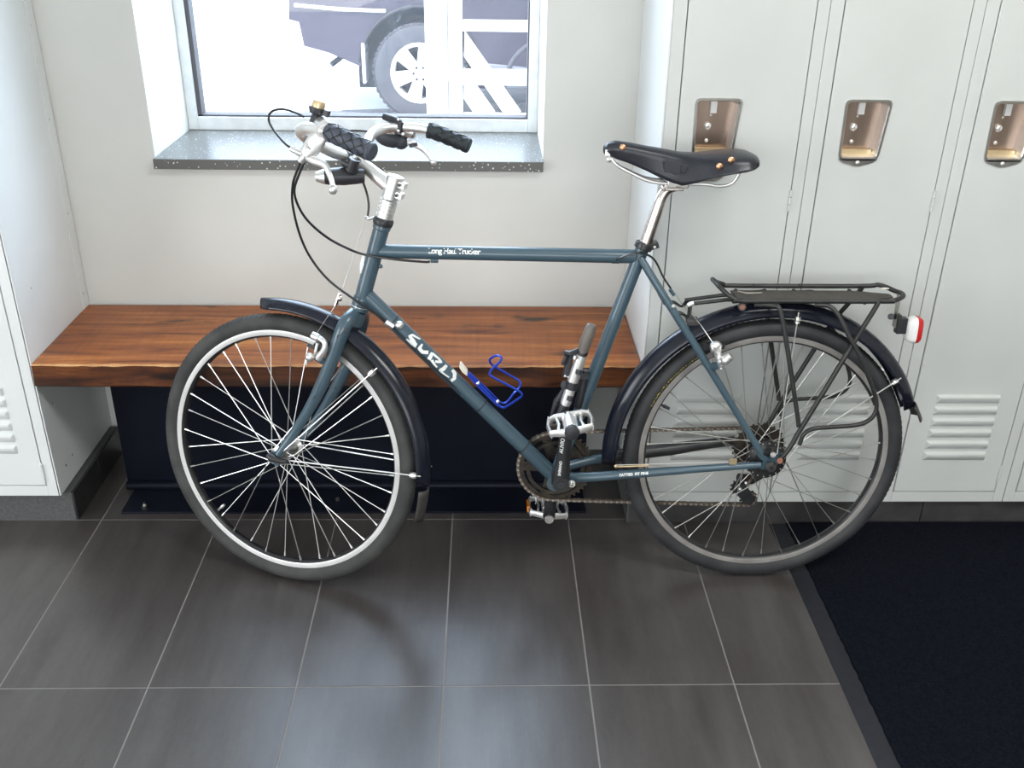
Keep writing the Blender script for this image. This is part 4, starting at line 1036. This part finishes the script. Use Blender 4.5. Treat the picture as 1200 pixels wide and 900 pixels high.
w = MB(); w.ball(bp(789, 359, .052), .0048, 8); w.ball(bp(784, 348, .03), .0040, 8); w.tube([bp(806, 358, .035), bp(813, 355, .035)], .0048, 8); P('bolt', w, MT['chrome'], rack)
w = MB(); w.cyl(bp(869, 359, .044), bp(870, 360, .056), .008, 12); w.cur = 1; w.cyl(bp(870, 360, .055), bp(870, 360, .058), .0055, 8); P('bolt', w, [MT['black'], MT['rust']], rack)
# tail light
w = MB(); q = L(.262, .352, 0); w.bx(q.x, q.x + .0015, -.009, .009, q.z - .045, q.z + .028); P('light_bracket', w, MT['steel'], rack)
w = MB(); c_ = bp(1057, 381); w.box(c_, (.008, .009, .018)); w.box(c_ + V((-.004, 0, -.006)), (.006, .007, .010)); w.box((bp(1052, 379)), (.003, .010, .022)); w.tube([bp(1044, 371, .012), bp(1044, 371, -.012)], .007, 10)
P('light_mount', w, MT['plastic'], rack, bevel=.001)
tl = MB(); c_ = bp(1068, 386)
def rl(x, k, kz): return [V((c_.x + x, .020 * k * math.copysign(abs(math.cos(t)) ** .55, math.cos(t)), c_.z + .030 * kz * math.copysign(abs(math.sin(t)) ** .55, math.sin(t)))) for t in np.linspace(0, 2 * PI, 20, endpoint=False)]
tl.loft([rl(-.014, .5, .55), rl(-.010, .8, .82), rl(.000, .98, .98), rl(.006, 1, 1)])
tlo = P('tail_light', tl, MT['whiteplastic'], bike, 'white tail light with a red lens behind the rack', sharp=60)
tl = MB(); tl.loft([rl(.0062, 1, 1), rl(.014, .98, .98), rl(.019, .8, .85), rl(.020, .4, .5)]); P('lens', tl, MT['red'], tlo, sharp=60)

w = MB(); w.tube([bp(906, 533, .074), bp(906, 533, .086)], [.007, .0055], 10); w.ball(bp(906, 533, .087), .0042, 8); P('eyelet_bolt', w, MT['steel'])
w = MB(); w.tube([bp(914, 539, .072), bp(914, 540, .088)], .0068, 10); P('eyelet_bolt', w, MT['rust'])
w = MB(); w.lathe(L(0, 0, .074), -Y_, [(0, .013), (.004, .012), (.008, .009)], 18); P('axle_washer', w, MT['flap'])
# ---- rear cantilever
w = MB(); q = bp(838, 429, .060); w.tube([bp(834, 430, .056), bp(842, 428, .075)], .0085, 12)
P('brake_boss', w, MT['frame'], frame)
w = MB(); w.tube([bp(833, 408, .070), bp(844, 407, .070)], [.010, .0105], 12); w.ball(bp(839, 405.5, .072), .0125, 12, (1.1, .8, .9))
w.tube(smooth([bp(840, 409, .070), bp(842, 418, .072), bp(845, 426, .075), bp(846, 431, .076)], 3), [.009, .008, .008, .0055], 10); w.tube([bp(843, 424, .078), bp(849, 422, .085), bp(857, 417, .090)], [.008, .0105, .0085], 12); w.ball(bp(850, 422, .088), .0108, 12); w.ball(bp(845, 432, .078), .0042, 8)
P('cantilever_brake', w, MT['chrome'])
w = MB(); w.box(bp(836, 405, .026), (.024, .006, .006)); w.tube([bp(838, 412, .05), bp(841, 414, .078)], .0045, 8); P('brake_pad', w, MT['plastic'])
w = MB(); w.tube([bp(838, 428, -.056), bp(838, 410, -.07)], .008, 8); P('cantilever_brake', w, MT['chrome'])
cable('inner_wire', [bp(788, 341, .0), bp(800, 357, .0), bp(808, 367, .0)], .0008, 'spoke_dull', 2)
cable('inner_wire', [bp(809, 366, .0), bp(822, 382, .035), bp(837, 404, .070)], .0011, 'spoke', 2)
cable('inner_wire', [bp(809, 366, .0), L(-.205, .29, -.06)], .0011, 'spoke', 2)
w = MB(); w.tube([bp(807, 363, .0), bp(812, 370, .0)], .0045, 8); w.tube([bp(803, 372, .0), bp(812, 366, .0)], .003, 6); P('straddle_carrier', w, MT['steel'])
w = MB(); w.bx(*(lambda q: (q.x - .014, q.x + .012, -.016, .016, q.z - .004, q.z + .010))(bp(812, 378, .0))); P('bridge_bracket', w, MT['flap'], bevel=.003)

# ---- transmission
RV = -.046
ringC = L(-.476, -.050 - .006, RV)
w = MB(); nT = 44; Rr = .0885; prof = []
for i in range(nT):
    a = 2 * PI * i / nT
    for da, rr_ in ((-.045, Rr - .003), (-.02, Rr + .003), (.02, Rr + .003), (.045, Rr - .003)): prof.append((a + da, rr_))
def annulus(w, outer, ri, y0, th, nin=None):
    n = len(outer); vs = []
    for y in (y0, y0 + th):
        vs += [ringC + V((r * math.cos(a), y, r * math.sin(a))) for a, r in outer] + [ringC + V((ri * math.cos(a), y, ri * math.sin(a))) for a, r in outer]
    fs = []
    for i in range(n):
        j = (i + 1) % n; fs += [(i, j, n + j, n + i), (2 * n + i, 3 * n + i, 3 * n + j, 2 * n + j), (i, 2 * n + i, 2 * n + j, j), (n + i, n + j, 3 * n + j, 3 * n + i)]
    w.add(vs, fs)
annulus(w, prof, .0755, -.0015, .003)
for k in range(5):
    a = 2 * PI * k / 5 + .62; d = V((math.cos(a), 0, math.sin(a))); e_ = V((-math.sin(a), 0, math.cos(a)))
    w.prism([ringC + d * .012 + e_ * .013 - Y_ * .002, ringC + d * .078 + e_ * .010 - Y_ * .002, ringC + d * .078 - e_ * .010 - Y_ * .002, ringC + d * .012 - e_ * .013 - Y_ * .002], (0, .006, 0))
    w.cyl(ringC + d * .066 - Y_ * .006, ringC + d * .066 + Y_ * .006, .0065, 10)
annulus(w, [(2 * PI * i / 96, .069) for i in range(96)], .060, -.010, .003)
w.cyl(ringC - Y_ * .016, ringC + Y_ * .012, .020, 20)
P('chainring', w, MT['ring'], flatshade=False)
CS = L(0, 0, 0)
w = MB()
for k, (rr_, y) in enumerate(((.062, .026), (.055, .0305), (.048, .035), (.042, .0395), (.036, .044), (.031, .048), (.027, .052))):
    n = int(rr_ * 2 * PI / .0127); vs = []; out = []
    for i in range(n):
        a = 2 * PI * i / n
        for da, dr in ((-.28, -.003), (-.1, .002), (.1, .002), (.28, -.003)): out.append((a + da * 2 * PI / n, rr_ + dr))
    sv_, ringC = ringC, CS; annulus(w, out, .012, y, .0018); ringC = sv_
P('cassette', w, MT['ring'])
# chain path: chainring -> cassette -> derailleur pulleys -> chainring
cassR = .046; CV = -.040
def cpt(c, r, a, v_): return c + V((r * math.cos(a), 0, r * math.sin(a))) * 1
c1 = V((ringC.x, -RV, ringC.z)); c2 = V((CS.x, .040, CS.z)); pj = bp(866, 571, -.040); pt = bp(877, 584, -.040)
path = []
for a in np.linspace(math.radians(268), math.radians(93), 30): path.append(c1 + V((.0885 * math.cos(a), 0, .0885 * math.sin(a))))
for a in np.linspace(math.radians(92), math.radians(-70), 14): path.append(c2 + V((cassR * math.cos(a), 0, cassR * math.sin(a))))
for a in np.linspace(math.radians(20), math.radians(-50), 4): path.append(pj + V((.018 * math.cos(a), 0, .018 * math.sin(a))))
for a in np.linspace(math.radians(60), math.radians(-85), 5): path.append(pt + V((.018 * math.cos(a), 0, .018 * math.sin(a))))
path.append(path[0])
cum = [0]
for i in range(1, len(path)): cum.append(cum[-1] + (path[i] - path[i - 1]).length)
def along(s):
    s = min(s, cum[-1] - 1e-6); i = max(j for j in range(len(cum) - 1) if cum[j] <= s); return path[i].lerp(path[i + 1], (s - cum[i]) / max(1e-9, cum[i + 1] - cum[i]))
nl = int(cum[-1] / .0127); w = MB()
for i in range(nl):
    p0, p1 = along(i * cum[-1] / nl), along((i + 1) * cum[-1] / nl); d = (p1 - p0).normalized(); z = d.cross(Y_).normalized(); oy = .0036 if i % 2 else .0022; w.cur = 2 if i % 2 else 0
    for s_ in (-1, 1):
        poly = [p0 - d * .0042, p0 + z * .0040, p0 + d * .004 + z * .0030, p1 - d * .004 + z * .0030, p1 + z * .0040, p1 + d * .0042, p1 - z * .0040, p1 - d * .004 - z * .0030, p0 + d * .004 - z * .0030, p0 - z * .0040]
        w.prism([q + Y_ * (oy * s_) for q in poly], Y_ * (.0011 * s_))
    w.cur = 1; w.cyl(p0 - Y_ * .0058, p0 + Y_ * .0058, .0022, 8); w.cur = 0
tag(P('chain', w, [MT['chain'], MT['steel'], MT['chainlight']], flatshade=True), kind='stuff')
# derailleur
w = MB(); w.lathe(pj - Y_ * .004, Y_, [(0, .017), (.008, .017)], 14); w.lathe(pt - Y_ * .004, Y_, [(0, .017), (.008, .017)], 14)
for y in (-.007, .006): w.prism([pj + V((-.012, y, .012)), pj + V((.012, y, .012)), pt + V((.016, y, 0)), pt + V((.004, y, -.016)), pt + V((-.012, y, -.008)), pj + V((-.016, y, -.004))], (0, .0015, 0))
for k in range(11):
    a = 2 * PI * k / 11
    for c_ in (pj, pt): w.box(c_ + V((.019 * math.cos(a), 0, .019 * math.sin(a))), (.003, .0015, .002), (V((math.cos(a), 0, math.sin(a))), Y_, V((-math.sin(a), 0, math.cos(a)))))
w.tube([bp(893, 556, -.07), bp(882, 561, -.066), bp(866, 560, -.055)], [.012, .014, .012], 10); w.tube([bp(893, 552, -.07), L(.004, -.01, -.07)], .009, 10)
der = P('rear_derailleur', w, MT['black'])
w = MB(); w.ball(pj - Y_ * .008, .005, 8); w.ball(bp(874, 566, -.038), .0048, 8); P('bolt', w, MT['chrome'], der)
# drive side stay protector and front derailleur
w = MB(); w.tube([L(-.335, -.030, -.049), L(-.20, -.016, -.056), L(-.05, .004, -.062)], [.0150, .0150, .0100], 12); P('chainstay_wrap', w, MT['black'])
w = MB(); w.box(L(-.462, .040, -.044), (.030, .007, .014)); w.tube([L(-.45, .03, -.015), L(-.46, .045, -.044)], .012, 10); w.tube([L(-.45, .038, -.03), bp(685, 533, -.03)], .006, 8); P('front_derailleur', w, MT['ring'], bevel=.003)
# brass brake/shift cable run on the near chainstay
w = MB(); w.tube([bp(722, 547, .055), bp(760, 546, .060)], .0017, 6); w.tube([bp(722, 545, .055), bp(760, 544.5, .060)], .0012, 6); w.ball(bp(721.5, 546.5, .056), .0042, 8); w.box(bp(859, 541, .066), (.008, .003, .006)); P('cable_guide', w, MT['brass'])
cable('inner_wire', [bp(722, 545, .058), bp(790, 543, .062), bp(853, 541.5, .066)], .0009, 'spoke', 1)
# cranks
def crank(s_, bb, end):
    w = MB(); y0 = .068 * s_; a_ = V((bb.x, -y0, bb.z)); b_ = V((end.x, -.082 * s_, end.z)); d = (b_ - a_).normalized()
    w.tube([a_ - d * .004, a_ + d * .02, a_ + d * .07, b_ - d * .03, b_, b_ + d * .008], [.0200, .0190, .0150, .0145, .0155, .0110], 16, flat=.62, up=Y_)
    w.cyl(V((bb.x, -.028 * s_, bb.z)), V((bb.x, -.080 * s_, bb.z)), .0185, 20)
    cr_ = P('crank_arm', w, MT['black'])
    w = MB(); w.lathe(V((bb.x, -.078 * s_, bb.z)), -Y_ * s_, [(0, .0155), (.003, .0155), (.003, .0125), (.0015, .0120), (.0015, .009), (.004, .0085)], 20); P('crank_bolt', w, MT['plastic'], cr_)
    return cr_, a_, b_
bbp = bp(657, 568, .08); bbc = V((bbp.x, 0, bbp.z)); 
cn, ca, cb = crank(1, bbc, V((bbc.x + .012, 0, bbc.z + .170)))
cf, fa, fb_ = crank(-1, bbc, V((bbc.x - .012, 0, bbc.z - .170)))
# maker's lettering up the near crank
for s_t, off_, hh in (('ALIVIO', .078, .0125), ('SHIMANO', .022, .0085)):
    cu = bpy.data.curves.new('t', 'FONT'); cu.body = s_t; cu.size = hh; cu.shear = .2; cu.offset = .0003
    to = bpy.data.objects.new('t', cu); COL.objects.link(to); me = bpy.data.meshes.new_from_object(to.evaluated_get(bpy.context.evaluated_depsgraph_get())); bpy.data.objects.remove(to)
    d = (cb - ca).normalized(); r_ = V((-1, 0, 0)); r_ = (r_ - d * r_.dot(d)).normalized()
    for v_ in me.vertices: v_.co = ca + d * (off_ + v_.co.x) + r_ * (v_.co.y * 1.0 + .003) + V((0, -.0104 + (.0016 if hh > .01 else -.0012), 0))
    me.materials.append(MT['decal']); o = bpy.data.objects.new('lettering', me); COL.objects.link(o); o.parent = cn
w = MB(); w.lathe(V((fb_.x, fb_.y - .012, fb_.z)), -Y_, [(-.002, .011), (.004, .011), (.004, .006), (.001, .005)], 16); P('spindle_nut', w, MT['steel'], cf)
w = MB(); w.tube([bp(671, 567, .060), bp(670, 567, .072)], .008, 10); w.ball(bp(670, 567, .073), .006, 8); P('bolt', w, MT['steel'], cn)
# pedals
def pedal(c, ax, tilt, label):
    """c spindle root at the crank, ax outward direction"""
    X = V((math.cos(tilt), 0, math.sin(tilt))); Z = ax.cross(X) * -1
    if Z.z < 0: Z = -Z
    w = MB(); hx, hy = .042, .042; m_ = c + ax * .046
    def q(x, y, z=0): return m_ + X * x + ax * y + Z * z
    w.cyl(c, c + ax * .088, .0095, 14); w.lathe(c + ax * .030, ax, [(0, .013), (.002, .0155), (.044, .0155), (.050, .014)], 14)
    # cage plates with pointed ends front and rear
    for y in (-hy, hy):
        pl = [q(-.044, y * .8, .0), q(-.030, y, .002), q(-.010, y * 1.02, .0), q(.010, y * 1.02, .0), q(.030, y, .002), q(.044, y * .8, .0)]
        w.tube(pl, [.0040, .0042, .0048, .0048, .0042, .0040], 8, flat=2.0, up=Z)
    for x in (-1, 1): w.tube([q(.044 * x, -hy * .85), q(.048 * x, 0), q(.044 * x, hy * .85)], .0040, 8, flat=2.2, up=Z)
    w.tube([q(-.012, -hy), q(-.012, hy)], .004, 8); w.tube([q(.012, -hy), q(.012, hy)], .004, 8)
    for x in (-.028, .028): w.tube([q(x, -hy, .004), q(x * .85, 0, .004), q(x, hy, .004)], .0030, 6)
    for x in (-.044, -.028, .028, .044):
        for y in (-hy * .8, hy * .8): w.cyl(q(x, y, -.011), q(x, y, .011), .0016, 6)
    pd = P('pedal', w, MT['chrome'], bike, label, bevel=.0005)
    w = MB(); w.lathe(c + ax * .084, ax, [(0, .0135), (.004, .0165), (.012, .0160), (.014, .010)], 18); P('end_cap', w, MT['plastic'], pd)
    return pd, q
pedal(cb, -Y_, .20, 'silver cage pedal with black spindle cap')
pd2, q = pedal(fb_, Y_, -.10, 'lower far pedal')
w = MB(); w.box(q(-.050, -.0, 0), (.003, .018, .008)); P('reflector', w, MT['orange'], pd2)

# ---- bottle cage
w = MB(); dt = (DB - DA).normalized(); up_ = dt.cross(Y_); up_ = up_ if up_.z > 0 else -up_
def dp(px, py, v_=0): return bp(px, py, v_)
def K(x, y, v_): return dp(520 + x / 10, 400 + y / 10, v_)
wr1 = [K(690, 715, -.012), K(640, 700, -.010), K(430, 500, -.010), K(290, 370, -.010)]
wire = smooth([K(300, 380, .012), K(480, 570, .012), K(640, 740, .012), K(690, 775, .014), K(740, 760, .018), K(850, 690, .030), K(910, 645, .036), K(905, 605, .038), K(840, 560, .038), K(700, 485, .036), K(560, 410, .034), K(540, 375, .030), K(570, 320, .022), K(650, 250, .004), K(680, 200, -.008), K(650, 170, -.014), K(590, 175, -.022), K(540, 215, -.030), K(560, 270, -.034), K(640, 320, -.036), K(780, 400, -.038), K(880, 460, -.038), K(900, 500, -.036), K(870, 560, -.030), K(820, 610, -.022), K(760, 690, -.014), K(710, 725, -.010), K(640, 695, -.008), K(480, 535, -.008), K(290, 360, -.008)], 6)
w.tube(wire, .0026, 8)
cage = P('bottle_cage', w, MT['blue'], bike, 'cobalt blue wire bottle cage')
w = MB()
mid = [K(285, 385, .0), K(400, 510, .0), K(530, 640, .0), K(640, 745, .0)]
w.loft([[p + up_ * .0015 + Y_ * .010, p + up_ * .0015 - Y_ * .010, p - up_ * .0015 - Y_ * .010, p - up_ * .0015 + Y_ * .010] for p in mid]); P('mount_plate', w, MT['blue'], cage)
w = MB(); w.prism([K(190, 260, .008), K(205, 262, .008), K(280, 355, .008), K(275, 410, .008), K(215, 365, .008), K(183, 310, .008)], (0, .016, 0)); P('tab', w, MT['cream'], cage, bevel=.001)
w = MB(); w.ball(K(400, 490, .012), .0045, 8); w.ball(K(632, 705, .012), .0045, 8); P('bolt', w, MT['chrome'], cage)

# ---- pump strapped to the seat tube
PV = .045
w = MB(); w.tube([bp(681.5, 416, PV), bp(663, 472, PV)], .0122, 16)
w.tube([bp(663, 472, PV), bp(656, 492, PV)], .0108, 16)
pump = P('frame_pump', w, MT['rim'], bike, 'silver mini pump with taupe handle clipped to the seat tube')
w = MB(); w.tube(smooth([bp(682.5, 413, PV), bp(686, 402, PV), bp(691, 388, PV), bp(693.5, 381, PV), bp(694, 379.5, PV)], 4), [.0125, .0145, .0145, .0115, .004], 16, flat=.9); P('handle', w, MT['pumpgrip'], pump)
w = MB(); w.lathe(bp(682, 415, PV), (bp(683, 412, PV) - bp(682, 415, PV)), [(0, .0125), (.008, .0125)], 16)
w.tube([bp(679, 433, PV + .010), bp(677.5, 438, PV + .010)], .0075, 12); w.tube([bp(669, 464, PV + .010), bp(667, 469, PV + .010)], .0075, 12)
w.tube([bp(668, 417, PV - .01), bp(663.5, 441, PV - .01)], [.0080, .0095], 12); w.tube([bp(663, 413, PV - .01), bp(669, 415, PV), bp(678, 410, PV)], [.006, .008, .005], 8); w.tube([bp(663.5, 417, PV), bp(659.5, 427, PV)], [.004, .005], 8)
w.tube([bp(660, 457, PV - .01), bp(652, 470, PV - .01), bp(646, 489, PV - .01)], [.004, .007, .004], 8)
w.tube([bp(662, 474, PV), bp(655, 494, PV)], .0125, 12)
P('pump_head', w, MT['plastic'], pump)
w = MB(); w.tube([bp(675, 417, PV + .012), bp(673.5, 420.5, PV + .012)], .0048, 12); w.tube([bp(661, 440, PV - .004), bp(666, 441.5, PV - .004)], .0035, 8); P('pivot', w, MT['chrome'], pump)
w = MB(); a_, b_ = bp(671, 447, PV), bp(669, 455, PV); w.tube([a_, b_], .0165, 16, flat=.85); w.tube([bp(661, 451, PV), bp(685, 456, .0)], .010, 12); P('strap', w, MT['plastic'], pump)
w = MB(); w.tube([bp(687, 434, .018), bp(677, 477, .018)], .009, 10); w.box(bp(684, 440, .02), (.010, .010, .006)); P('pump_bracket', w, MT['plastic'], pump)
